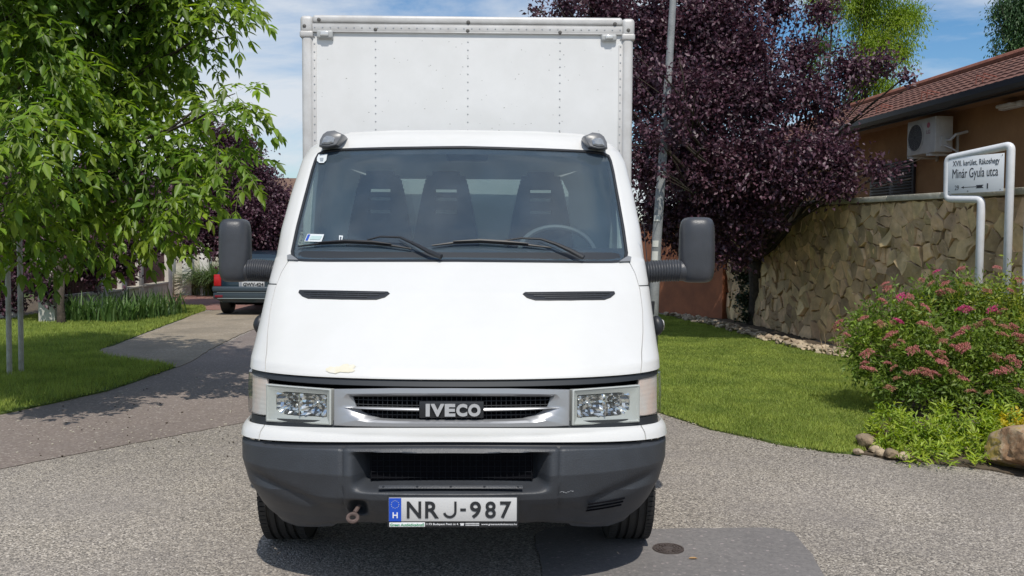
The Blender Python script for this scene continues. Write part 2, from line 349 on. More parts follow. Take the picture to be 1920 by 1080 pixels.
# ------------------------------------------------------------------ grass
def in_poly(x, y, poly):
    P = np.array(poly); ins = np.zeros(len(x), bool); j = len(P) - 1
    for i in range(len(P)):
        c = ((P[i, 1] > y) != (P[j, 1] > y)) & (x < (P[j, 0] - P[i, 0]) * (y - P[i, 1]) / (P[j, 1] - P[i, 1] + 1e-12) + P[i, 0])
        ins ^= c; j = i
    return ins
def grass(name, poly, n, box, h, seed, m, label, zb=0.015):
    r = np.random.RandomState(seed); x = r.uniform(box[0], box[1], n * 3); 
    y = box[2] + (box[3] - box[2]) * r.uniform(0, 1, n * 3) ** 1.35
    k = in_poly(x + r.normal(0, .012, len(x)), y + r.normal(0, .012, len(x)), poly); x = x[k][:n]; y = y[k][:n]; n = len(x)
    cl = 0.75 + 0.5 * np.sin(x * 3.1 + 1.3 * np.sin(y * 2.3)) * np.sin(y * 2.7 + x) * 0.5 + r.uniform(-0.25, 0.35, n)
    hh = h * np.clip(cl, 0.35, 1.6); a = r.uniform(0, 2 * math.pi, n); w = r.uniform(0.003, 0.0055, n) * (1 + np.maximum(0, (y - 5)) * 0.10)
    lean = r.uniform(0.1, 0.8, n) * hh; b = r.uniform(0, 2 * math.pi, n)
    B = np.stack([x, y, np.full(n, zb)], 1); S = np.stack([np.cos(a) * w, np.sin(a) * w, np.zeros(n)], 1)
    T = B + np.stack([np.cos(b) * lean, np.sin(b) * lean, hh], 1)
    V = np.stack([B - S, B + S, T], 1).reshape(-1, 3)
    o = np_mesh(name, V, np.arange(3 * n).reshape(-1, 3), 3, m); tag(o, label, 'grass', kind='stuff'); return o
M_grass = mat('grass blade', (0.33, 0.395, 0.085), 0.55, spec=0.3, color2=(0.20, 0.265, 0.055), vscale=1.9, island=0.35, transl=0.30)
grass('grass', LAWN_R, 420000, (0.9, 5.2, 2.6, 17), 0.036, 5, M_grass, 'sunlit mown grass between the van and the stone wall')
grass('grass', LAWN_L, 260000, (-10, -3.4, 2.5, 18), 0.075, 6, M_grass, 'longer grass under the walnut tree beside the street')

def rock(mb, c, size, seed, sub=3, rough=0.22, flatb=True, mi=0):
    r = random.Random(seed); b = bmesh.new(); bmesh.ops.create_icosphere(b, subdivisions=sub, radius=1)
    pl = [(Vector((r.gauss(0, 1), r.gauss(0, 1), r.gauss(0, 1))).normalized(), r.uniform(0.55, 0.9)) for _ in range(9)]
    rot = Matrix.Rotation(r.uniform(0, 6.3), 3, 'Z')
    for v in b.verts:
        d = v.co.normalized(); k = 1.0
        for n, h in pl:
            q = d.dot(n)
            if q > 0.01: k = min(k, h / q)
        k = k * (1 + rough * 0.15 * math.sin(d.x * 7 + seed) * math.sin(d.y * 6 + d.z * 5))
        v.co = rot @ Vector((d.x * k * size[0], d.y * k * size[1], d.z * k * size[2])); v.co += Vector(c)
    mb.bm(b, mi)
M_stone = mat('pale limestone', (0.50, 0.42, 0.30), 0.85, color2=(0.30, 0.23, 0.15), vscale=7, bump=0.5, bscale=30, island=0.25)
M_boulder = mat('boulder rock', (0.36, 0.27, 0.17), 0.85, color2=(0.17, 0.13, 0.09), vscale=4.5, bump=0.9, bscale=18)
# ------------------------------------------------------------------ the box truck
# body form: a plan curve (superellipse corner) for every height z
ZK = [0.30, 0.345, 0.40, 0.46, 0.56, 0.66, 0.695, 0.72, 0.80, 0.93, 0.965, 1.00, 1.06, 1.15, 1.30, 1.44, 1.455, 1.60, 1.80, 2.00, 2.07, 2.12, 2.16, 2.20, 2.23]
Y0 = [0.11, 0.085, 0.045, 0.012, 0.00, 0.02, 0.045, 0.06, 0.065, 0.075, 0.090, 0.125, 0.205, 0.32, 0.525, 0.745, 0.775, 0.905, 1.10, 1.31, 1.40, 1.50, 1.62, 1.80, 2.05]
WK = [0.885, 0.90, 0.92, 0.945, 0.972, 0.978, 0.970, 0.957, 0.955, 0.955, 0.956, 0.957, 0.958, 0.960, 0.964, 0.968, 0.968, 0.968, 0.956, 0.935, 0.915, 0.885, 0.84, 0.77, 0.70]
AK = [0.12] * 7 + [0.13] * 4 + [0.12, 0.12, 0.12, 0.11, 0.10, 0.10, 0.11, 0.12, 0.12, 0.12, 0.12, 0.12, 0.10, 0.05]
CK = [0.36, 0.37, 0.38, 0.39, 0.40, 0.40, 0.40, 0.38, 0.38, 0.38, 0.38, 0.37, 0.36, 0.34, 0.29, 0.25, 0.25, 0.22, 0.20, 0.18, 0.18, 0.18, 0.18, 0.15, 0.05]
def fp(z): return [np.interp(z, ZK, K) for K in (Y0, WK, AK, CK)]
def form(t, z):
    t = np.asarray(t, float); z = np.asarray(z, float); t, z = np.broadcast_arrays(t, z)
    y0, W, a, c = fp(z); s = np.sign(t); u = np.abs(t); uu = np.clip(u, 0, 1)
    q = 1 - (1 - uu) ** 3; g_ = 1 - np.clip(1 - q ** 3, 0, 1) ** (1 / 3)
    return np.stack([s * W * q, y0 + a * q * q + c * g_ + np.clip(u - 1, 0, None), z], -1)
def x2t(x, z):
    W = np.interp(z, ZK, WK); q = min(abs(x) / W, 1.0); return math.copysign(1 - (1 - q) ** (1 / 3), x)
def surf(px, py):
    """(t, z) where the line of sight meets the body form"""
    d = ray(px, py); lam = 3.2; prev = None
    while lam < 7:
        P = CAM + d * lam; W = float(np.interp(P.z, ZK, WK))
        if abs(P.x) <= W:
            yy = float(form(x2t(P.x, P.z), P.z)[1])
            if P.y >= yy:
                if prev is None or True:
                    a, b = lam - 0.01, lam
                    for _ in range(20):
                        m_ = (a + b) / 2; Q = CAM + d * m_; Wm = float(np.interp(Q.z, ZK, WK))
                        if abs(Q.x) <= Wm and Q.y >= float(form(x2t(Q.x, Q.z), Q.z)[1]): b = m_
                        else: a = m_
                    Q = CAM + d * b; return x2t(Q.x, Q.z), Q.z
        lam += 0.01
    P = CAM + d * 4.4; return math.copysign(1.0, P.x), P.z
def fnormal(t, z):
    e = 1e-3; a = form(t + e, z) - form(t - e, z); b = form(t, z + e) - form(t, z - e)
    n = np.cross(a, b); return n / (np.linalg.norm(n, axis=-1, keepdims=True) + 1e-12)
def fpt(t, z, off=0.0): return form(t, z) + fnormal(t, z) * np.asarray(off)[..., None]

paint = mat('white van paint', (0.675, 0.675, 0.665), 0.36, coat=0.35, color2=(0.64, 0.64, 0.625), vscale=2.2)
paint2 = mat('white box panel', (0.74, 0.742, 0.745), 0.42, color2=(0.69, 0.692, 0.69), vscale=3.5, bump=0.03, bscale=4)
alu = mat('anodised aluminium', (0.58, 0.575, 0.57), 0.5, metal=0.15, color2=(0.49, 0.48, 0.47), vscale=9)
plast = mat('grey bumper plastic', (0.043, 0.049, 0.059), 0.46, color2=(0.032, 0.035, 0.041), vscale=3.5, bump=0.12, bscale=160)
plast2 = mat('mirror plastic', (0.052, 0.056, 0.066), 0.38, color2=(0.040, 0.043, 0.050), vscale=8, bump=0.1, bscale=200)
blackp = mat('black trim', (0.018, 0.020, 0.024), 0.45)
band = mat('black band', (0.022, 0.026, 0.032), 0.55)
deep = mat('dark void', (0.006, 0.006, 0.008), 0.95, spec=0.05)
silver = mat('silver grille paint', (0.40, 0.41, 0.43), 0.36, metal=0.55)
chrome = mat('chrome', (0.80, 0.81, 0.82), 0.07, metal=1.0)
bezel = mat('lamp bezel', (0.52, 0.54, 0.52), 0.35, metal=0.2)
rubber = mat('tyre rubber', (0.022, 0.022, 0.023), 0.75, color2=(0.035, 0.033, 0.031), vscale=12)
steel = mat('painted steel', (0.25, 0.25, 0.25), 0.5, metal=0.3)
lensm = glass_mat('lamp lens', (0.95, 0.96, 0.95), 0.03, (0.55, 0.57, 0.55), 0.03, 1.4)
wglass = glass_mat('windscreen glass', (0.62, 0.72, 0.73), 0.095, (0.38, 0.53, 0.70), 0.02, 1.7)  # blue veil: dust plus the sky's reflection painted as flat diffuse
sglass = glass_mat('side glass', (0.72, 0.85, 0.80), 0.02, (0.5, 0.5, 0.5), 0.01, 1.5)
interior = mat('cab interior grey', (0.16, 0.17, 0.18), 0.8)
seatm = mat('seat cloth', (0.035, 0.038, 0.045), 0.9, color2=(0.025, 0.028, 0.033), vscale=30)

van = empty('box_truck', (0, 1.0, 0), 'white box truck with grey plastic bumper, silver grille and tall riveted cargo box', 'truck')

def uz(pts): return [surf(*p) for p in pts]
def polyl(z_or_t, P): return np.interp(z_or_t, [p[1] for p in P], [p[0] for p in P])

# ---- near-black backing sheet, its colour standing for the shade in every gap
T = np.linspace(-1, 1, 81); Z = np.linspace(0.70, 1.40, 35); tt, zz = np.meshgrid(T, Z)
sheet('dark_backing', fpt(tt, zz, -0.110), deep, van)

up_ = [tuple(fpt(t_, 0.50, -0.06) + np.array([0, 0.09, 0])) for t_ in np.linspace(-0.86, 0.86, 31)]
up_ = [p for p in up_ if p[1] < 0.60]; mb = MB(); mb.poly(up_ + [(0.80, 0.60, 0.5), (0.70, 0.62, 0.5), (0.70, 1.4, 0.5), (-0.70, 1.4, 0.5), (-0.70, 0.62, 0.5), (-0.80, 0.60, 0.5)], (0, 0, 0.02)); mb.build('light_shield', deep, van, smooth=False)  # unseen sheet added to stop sunlight leaking under the bumper
# ---- bonnet, with seam towards the wings
seam_px = [(498, 697), (500, 660), (502, 620), (507, 580), (516, 540), (528, 510), (541, 489)]
SE = sorted([(-surf(*p)[0], surf(*p)[1]) for p in seam_px], key=lambda q: q[1])
SEz = np.array([q[1] for q in SE]); SEt = np.array([q[0] for q in SE])
def seam_t(z): return np.interp(z, SEz, SEt)
zb, ztop = 0.957, 1.442
nu, nv = 221, 120
U = np.linspace(-1, 1, nu); V = np.linspace(0, 1, nv); uu, vv = np.meshgrid(U, V)
zz = zb + (ztop - zb) * vv; tt = uu * (seam_t(zz) - 0.004)
P = fpt(tt, zz, 0.0)
lip = np.exp(-((zz - 0.99) / 0.02) ** 2) * 0.004
crease = 0.0
P[..., 1] -= lip
# shallow dents where the air vents sit
def rect_mask(x, z, x0, x1, z0, z1, e):
    s = lambda a: np.clip(a / e + 0.5, 0, 1)
    return s(x - x0) * s(x1 - x) * s(z - z0) * s(z1 - z)
bonnet = sheet('bonnet', P, paint, van, skirt=0.014)
# primer patch
rnd = random.Random(4)
c0 = surf(642, 693); pts = []
shape = [(612, 693), (617, 689), (628, 689), (640, 687), (646, 684), (652, 683), (655, 686), (663, 685), (668, 688), (664, 692), (666, 696), (658, 699), (650, 700), (640, 699), (630, 701), (620, 700), (613, 697)]
pp = []
for i, a in enumerate(shape):
    b = shape[(i + 1) % len(shape)]
    for k in range(4): pp.append((a[0] + (b[0] - a[0]) * k / 4 + rnd.uniform(-1.2, 1.2), a[1] + (b[1] - a[1]) * k / 4 + rnd.uniform(-0.8, 0.8)))
cc = fpt(*surf(642, 693), 0.0012); ring = [np.array(fpt(*surf(*q), 0.0048)) for q in pp]; mid = [cc + (r_ - cc) * 0.5 for r_ in ring]
midp = [np.array(fpt(*surf(642 + (q[0] - 642) * .5, 693 + (q[1] - 693) * .5), 0.0056)) for q in pp]
mb = MB(); n_ = len(ring); mb.add([tuple(x) for x in ring + midp] + [tuple(fpt(*surf(642, 693), 0.0058))], [(i, (i + 1) % n_, n_ + (i + 1) % n_, n_ + i) for i in range(n_)] + [(n_ + i, n_ + (i + 1) % n_, 2 * n_) for i in range(n_)])
tag(mb.build('primer_patch', mat('bare filler', (0.65, 0.605, 0.46), 0.7, color2=(0.665, 0.645, 0.57), vscale=25), bonnet), 'yellowish patch where the bonnet paint has flaked off')

def form_outline(pxs, off=0.0, n=None):
    return [np.array(fpt(*surf(*q), off)) for q in pxs]
def vent(side):
    o = [(562, 544.5), (600, 545), (650, 546), (700, 547), (727, 547.5), (731, 551), (722, 558), (706, 562.5), (680, 562.5), (640, 562), (600, 561), (578, 560.5), (567, 556), (560, 549)]
    tz = [surf(*q) for q in o]
    ctr = (sum(q[0] for q in tz) / len(tz), sum(q[1] for q in tz) / len(tz))
    def loop(k, off): return [fpt(side * -(ctr[0] + (q[0] - ctr[0]) * (1 - (1 - k) * 0.12)), ctr[1] + (q[1] - ctr[1]) * k, off) for q in tz]
    mb = MB(); mb.loft([loop(1.0, 0.0), loop(0.99, 0.004), loop(0.90, 0.0045), loop(0.84, 0.0025), loop(0.6, 0.003), loop(0.3, 0.003), loop(0.02, 0.003)])
    v = mb.build('air_vent', blackp, bonnet)
    z0 = min(q[1] for q in tz); z1 = max(q[1] for q in tz); x0 = -(560 - 731) ; mb = MB()
    ts = [surf(570, 550)[0], surf(722, 552)[0]]
    for k in range(3):
        z = z0 + (z1 - z0) * (0.28 + 0.24 * k); sh = [0.18, 0.06, 0.0][k]
        ta, tb = ts[0] + (ts[1] - ts[0]) * sh * 0.8, ts[1] - (ts[1] - ts[0]) * sh * 0.9
        L = [fpt(side * -(ta + (tb - ta) * i / 12), z, 0.005) for i in range(13)]
        mb.tube([tuple(q) for q in L], 0.0022, 6)
    for k in range(7):
        t_ = ts[0] + (ts[1] - ts[0]) * (0.12 + 0.125 * k); mb.tube([tuple(fpt(side * -t_, z0 + (z1 - z0) * q, 0.004)) for q in (0.2, 0.5, 0.8)], 0.0014, 5)
    mb.build('louvre', plast, v)
vent(1); vent(-1)

# ---- wings (fenders) and lower sides
for s in (-1, 1):
    z_ = np.linspace(zb, ztop + 0.012, 70); u_ = np.linspace(0, 1, 60); uu, zz = np.meshgrid(u_, z_)
    t0 = seam_t(zz) + 0.004; t1 = 1.0
    y_end = 2.04; yc = form(1.0, zz)[..., 1]
    tt = np.where(uu < 0.5, t0 + (t1 - t0) * (uu / 0.5), 1 + (y_end - yc) * np.clip((uu - 0.5) / 0.5, 0, 1))
    off = np.zeros_like(tt)
    # horizontal shut line above the wing, door shut line
    zl = 1.322; off -= 0.004 * np.exp(-((zz - zl) / 0.004) ** 2)
    P = form(s * tt, zz); nrm = fnormal(s * np.minimum(tt, 0.999), zz); P = P + nrm * off[..., None]
    sheet('wing', P, paint, van, skirt=0.014, flip=(s < 0))
    mb = MB(); mb.tube([tuple(fpt(s * t_, 1.322 - 0.01 * (t_ - 0.7), 0.0)) for t_ in np.linspace(float(seam_t(1.322)) + 0.004, 0.995, 24)], 0.0022, 5); mb.build('shut_line', blackp, van)
    # lower side with wheel arch
    def lowside(ya, za, yb, zb_, n): return [(ya + (yb - ya) * i / n, za + (zb_ - za) * i / n) for i in range(n)]
    arc = [(0.99 + 0.365 * math.cos(a), 0.37 + 0.40 * math.sin(a)) for a in np.linspace(0, math.pi, 25)]
    outer = lowside(2.04, 0.37, 2.04, 0.965, 6) + lowside(2.04, 0.965, 0.61, 0.965, 13) + lowside(0.61, 0.965, 0.61, 0.50, 5) + [(0.61, 0.50)]
    outer = outer[:25]
    W_ = lambda z: float(np.interp(z, ZK, WK)) - 0.004
    L0 = [(s * (W_(max(z, 0.7))), y, z) for y, z in outer]; L1 = [(s * W_(max(z, 0.7)), y, z) for y, z in arc]; L2 = [(s * (W_(0.8) - 0.03), y, z) for y, z in arc]; L3 = [(s * 0.70, y, z) for y, z in arc]
    mb = MB(); mb.loft([L0, L1, L2, L3], close=False); mb.build('side_panel', paint, van)

# ---- upper cab: pillars + roof header, lofted from the windscreen outline outwards
ws_l = [(862, 489), (780, 489), (700, 489), (620, 489), (575, 488.5), (556, 487), (549, 481), (548, 470), (556, 432), (565, 396), (575, 358), (585, 320), (592, 298), (597, 289), (608, 283.5), (630, 281), (700, 278.5), (780, 277), (862, 276)]
tzl = [surf(*q) for q in ws_l]; tzl[0] = (0, tzl[0][1]); tzl[-1] = (0, tzl[-1][1])
tzl = [(min(0.0, q[0]), q[1]) for q in tzl]
outl = [(0, 1.4425), (-.2, 1.4425), (-.4, 1.4425), (-.65, 1.4425), (-.85, 1.4425), (-.97, 1.443), (-1, 1.4435), (-1, 1.46), (-1, 1.54), (-1, 1.64), (-1, 1.74), (-1, 1.85), (-1, 1.95), (-1, 2.03), (-.97, 2.12), (-.85, 2.165), (-.55, 2.19), (-.25, 2.20), (0, 2.205)]
def dens(L, k=4):
    out = []
    for i in range(len(L) - 1):
        for j in range(k): out.append((L[i][0] + (L[i + 1][0] - L[i][0]) * j / k, L[i][1] + (L[i + 1][1] - L[i][1]) * j / k))
    out.append(L[-1]); return out
A = dens(tzl); B = dens(outl)
def full(L): return L + [(-t, z) for t, z in L[-2:0:-1]]
A = full(A); B = full(B)
def mixl(k, off=0.0): return [tuple(fpt(a[0] + (b[0] - a[0]) * k, a[1] + (b[1] - a[1]) * k, off)) for a, b in zip(A, B)]
mb = MB(); mb.loft([mixl(0.02, -0.02), mixl(0.02, -0.004), mixl(0.05, 0.0)] + [mixl(k) for k in np.linspace(0.12, 1, 12)])
top = [p for p in mixl(1.0)]
roofm = mb.build('cab_front', paint, van, sharp=40)
# roof skin behind the header
zr = 2.205; mb = MB(); R = []
for (t_, z_) in [(-1, 2.03), (-.97, 2.12), (-.85, 2.165), (-.55, 2.19), (-.25, 2.20), (0, 2.205), (.25, 2.20), (.55, 2.19), (.85, 2.165), (.97, 2.12), (1, 2.03)]:
    R.append(form(t_, z_))
rows = []
for k in np.linspace(0, 1, 8): rows.append([(r_[0], r_[1] + (2.04 - r_[1]) * k, r_[2] + 0.02 * math.sin(k * math.pi) * (1 if abs(r_[0]) < 0.8 else 0)) for r_ in R])
mb.loft(rows, close=False); mb.build('roof', paint, van)
# glass
gi = [(a[0] * 1.004, a[1]) for a in A]
ctr = (0, 1.76)
mb = MB()
def gl(k, off): return [tuple(fpt(a[0] * k, ctr[1] + (a[1] - ctr[1]) * k, off)) for a in A]
loops = [gl(k, -0.006) for k in (1.015, 0.9, 0.8, 0.7, 0.6, 0.5, 0.4, 0.3, 0.2, 0.1, 0.02)]
mb.loft(loops, cap1=True); wind = mb.build('windscreen', wglass, van, sharp=0)
mb = MB(); mb.loft([gl(1.018, 0.003), gl(1.0, 0.004), gl(0.985, 0.002), gl(0.982, -0.004)]); mb.build('rubber_seal', blackp, wind)
def frit(kx, zlo, zhi, off):
    return [tuple(fpt(math.copysign(min(abs(a[0]), abs(a[0]) * kx), a[0]), min(max(a[1], zlo), zhi), off)) for a in A]
zmin = min(a[1] for a in A); zmax = max(a[1] for a in A)
mb = MB(); mb.loft([gl(1.01, -0.010), frit(0.955, zmin + 0.075, zmax - 0.035, -0.010)]); mb.build('glass_border', mat('glass border', (0.022, 0.026, 0.032), 0.5), wind)
# cowl strip with corner pads
for s in (-1, 1):
    mb = MB(); L = [surf(*q) for q in [(540, 489), (540, 481), (546, 479), (556, 487), (560, 490)]]
    mb.poly([tuple(fpt(s * -abs(q[0]), q[1], 0.006)) for q in L], (0, -0.006, 0.004))
    mb.build('cowl_trim', mat('grey trim', (0.20, 0.21, 0.225), 0.5), van)

# stickers on the glass
def sticker(name, pxs, m, off=0.002, par=None):
    mb = MB(); mb.poly([tuple(fpt(*surf(*q), off)) for q in pxs], (0, -0.0006, 0.0005)); return mb.build(name, m, par or wind, smooth=False)
wht = mat('white sticker', (0.62, 0.66, 0.68), 0.5); blu = mat('blue sticker', (0.02, 0.08, 0.42), 0.5); grn = mat('pale green sticker', (0.42, 0.55, 0.55), 0.5)
sticker('round_sticker', [(595, 290.5), (614, 289.5), (612, 301), (607, 306), (599, 306), (594.5, 302)], wht)
sticker('sticker_seal', [(600, 297), (607, 297), (606, 303), (601, 303)], mat('grey ink', (0.28, 0.32, 0.36), 0.6), 0.004)
v_ = sticker('vignette_sticker', [(577, 439), (608, 440), (603, 454), (571, 453)], wht)
sticker('sticker_print', [(584, 443), (604, 443.5), (600.5, 450.5), (581, 450)], grn, 0.004); sticker('sticker_band', [(578, 440.5), (582.5, 440.5), (577.5, 452), (573, 452)], blu, 0.004)
st = sticker('paper_tag', [(636, 442), (643.5, 442.5), (641.5, 453), (636, 453)], wht)
sticker('tag_print', [(638, 445), (641, 445), (640, 451), (637.6, 451)], mat('dark ink', (0.05, 0.07, 0.10), 0.6), 0.004)

# ---- wipers
def wiper(arm_px, blade_px, off=0.028):
    a = [np.array(fpt(*surf(*q), o_)) for q, o_ in arm_px]
    mb = MB(); mb.tube([tuple(q) for q in a], [0.013, 0.012, 0.009, 0.006, 0.005, 0.004][:len(a)], 8)
    w = mb.build('wiper', blackp, van)
    b = [np.array(fpt(*surf(*q), 0.010)) for q in blade_px]; mb = MB(); mb.tube([tuple(q) for q in b], [0.004] + [0.007] * (len(b) - 2) + [0.004], 6)
    b2 = [np.array(fpt(*surf(*q), 0.022)) for q in blade_px[1:-1]]; mb.tube([tuple(q) for q in b2], [0.003] + [0.008] * (len(b2) - 2) + [0.003], 6)
    mb.build('wiper_blade', mat('wiper rubber', (0.012, 0.013, 0.016), 0.5), w)
    h = [np.array(fpt(*surf(q[0][0] - 3, q[0][1] - 5), q[1] * 0.5)) for q in arm_px[:4]]; mb = MB(); mb.tube([tuple(q) for q in h], 0.003, 5); mb.build('washer_hose', blackp, w)
    return w
wiper([((828, 491), 0.03), ((806, 484), 0.035), ((782, 468), 0.035), ((752, 453), 0.032), ((715, 451), 0.03), ((690, 455), 0.02)], [(561, 464), (600, 459.5), (650, 457), (700, 459), (735, 463), (772, 469)])
wiper([((1092, 492), 0.03), ((1066, 478), 0.035), ((1040, 466), 0.035), ((1012, 456), 0.032), ((975, 454), 0.03), ((945, 456), 0.02)], [(810, 463), (850, 458), (900, 456), (950, 459), (990, 462), (1034, 467)])

# ---- black band, grille panel, lower white strip
def strip(name, z0, z1, ta, tb, m, off, sag=0.0, n=90, nz=8, skirt=0.012, bulge=0.0, par=None):
    u_ = np.linspace(ta, tb, n); v_ = np.linspace(0, 1, nz); uu, vv = np.meshgrid(u_, v_); q = 1 - (1 - np.abs(uu)) ** 3
    zz = z0 + (z1 - z0) * vv - sag * q ** 2
    return sheet(name, fpt(uu, zz, off + bulge * np.sin(vv * math.pi)), m, par or van, skirt=skirt)
strip('upper_band', 0.931, 0.954, -1, 1, band, -0.010)
strip('lower_band', 0.752, 0.785, -1, 1, band, -0.012, sag=0.035)
strip('shadow_gap', 0.672, 0.702, -1, 1, blackp, -0.014, sag=0.042)
ts0 = abs(surf(497, 800)[0])
strip('white_strip', 0.700, 0.758, -(ts0 - 0.004), ts0 - 0.004, paint, 0.004, sag=0.040, bulge=0.005)
for s in (-1, 1):
    a_, b_ = sorted((s * (ts0 + 0.004), s * 0.999)); o_ = strip('corner_strip', 0.700, 0.758, a_, b_, paint, 0.004, sag=0.040, n=30, bulge=0.005)

# ---- silver grille
def keyloop(px, off, sub=5):
    L = [surf(*q) for q in px]; L[0] = (0, L[0][1]); L[-1] = (0, L[-1][1])
    L = dens([(min(0, a), b) for a, b in L], sub); L = full(L); return [tuple(fpt(t_, z_, off)) for t_, z_ in L]
outer = [(847, 728), (740, 728), (627, 729.5), (627, 740), (627, 765), (627, 785), (627, 797), (650, 798.5), (740, 800), (800, 800), (847, 800)]
o2 = [(847, 729), (740, 729), (629, 730.5), (629, 741), (629, 765), (629, 784), (629, 795.5), (650, 797), (740, 799), (800, 799), (847, 799)]
m1 = [(847, 737), (740, 737), (652, 738), (646, 744), (641, 762), (650, 777), (668, 787), (690, 791), (740, 793), (800, 793), (847, 793)]
m2 = [(847, 741), (740, 741), (656, 741), (652, 747), (650, 762), (662, 775), (680, 783), (700, 787.5), (745, 789.5), (800, 790), (847, 790)]
inn = [(847, 744), (740, 744), (659, 744), (662, 754), (666, 764), (676, 772), (690, 779), (712, 785), (750, 787), (800, 788), (847, 788)]
mb = MB(); mb.loft([keyloop(outer, -0.012), keyloop(outer, 0.006), keyloop(o2, 0.009), keyloop(m1, 0.010), keyloop(m2, 0.002), keyloop(inn, -0.018), keyloop(inn, -0.028)])
gr = mb.build('grille', silver, van, sharp=28)
mb = MB(); zl0, zh0 = surf(847, 788)[1], surf(847, 744)[1]
for k in range(6):
    z_ = zl0 + (zh0 - zl0) * k / 5; mb.tube([tuple(fpt(t_, z_, -0.020)) for t_ in np.linspace(-0.20, 0.20, 21)], 0.0016, 4)
for k in range(41):
    x_ = -0.42 + k * 0.021; mb.tube([tuple(fpt(x2t(x_, 0.85), z_, -0.020)) for z_ in (zl0, (zl0 + zh0) / 2, zh0)], 0.0014, 4)
mb.build('grille_mesh', mat('grille mesh', (0.03, 0.034, 0.04), 0.6), gr)
for s in (-1, 1):
    x0, x1 = 0.135, 0.462; mb = MB(); rows = []
    for k in range(14):
        u_ = k / 13; x_ = x0 + (x1 - x0) * u_; h_ = 0.0075 * (1 - u_ ** 3 * 0.85); z_ = surf(847, 768.5)[1] + 0.002 * u_
        c_ = fpt(x2t(s * x_, z_), z_, 0.002); rows.append([(c_[0], c_[1] + dy, c_[2] + dz) for dy, dz in ((0.012, h_), (-0.004, h_ * 0.7), (-0.007, 0), (-0.004, -h_ * 0.7), (0.012, -h_))])
    mb.loft(rows, close=True, cap0=True, cap1=True); mb.build('grille_bar', silver, gr)
# badge lettering
zc_ = surf(850, 769)[1]; yb_ = float(form(0, zc_)[1]) - 0.004
mb = MB(); mb.box((0.0, yb_ + 0.016, zc_), (0.27, 0.010, 0.070), 0.003); bd = mb.build('badge_base', blackp, gr)
xs = [-0.108, -0.0875, -0.0285, 0.0195, 0.069]; ws = [0.017, 0.057, 0.044, 0.046, 0.052]
for ch, x_, w_ in zip('IVECO', xs, ws):
    text_mesh('badge_letter', ch, (x_ + 0.001, yb_ + 0.005, zc_ - 0.026), (1, 0, 0), (0, 0, 1), w_, 0.052, mat('badge silver', (0.52, 0.53, 0.55), 0.4, metal=0.3), gr, depth=0.010, bold=0.05 if ch != 'I' else 0.0)

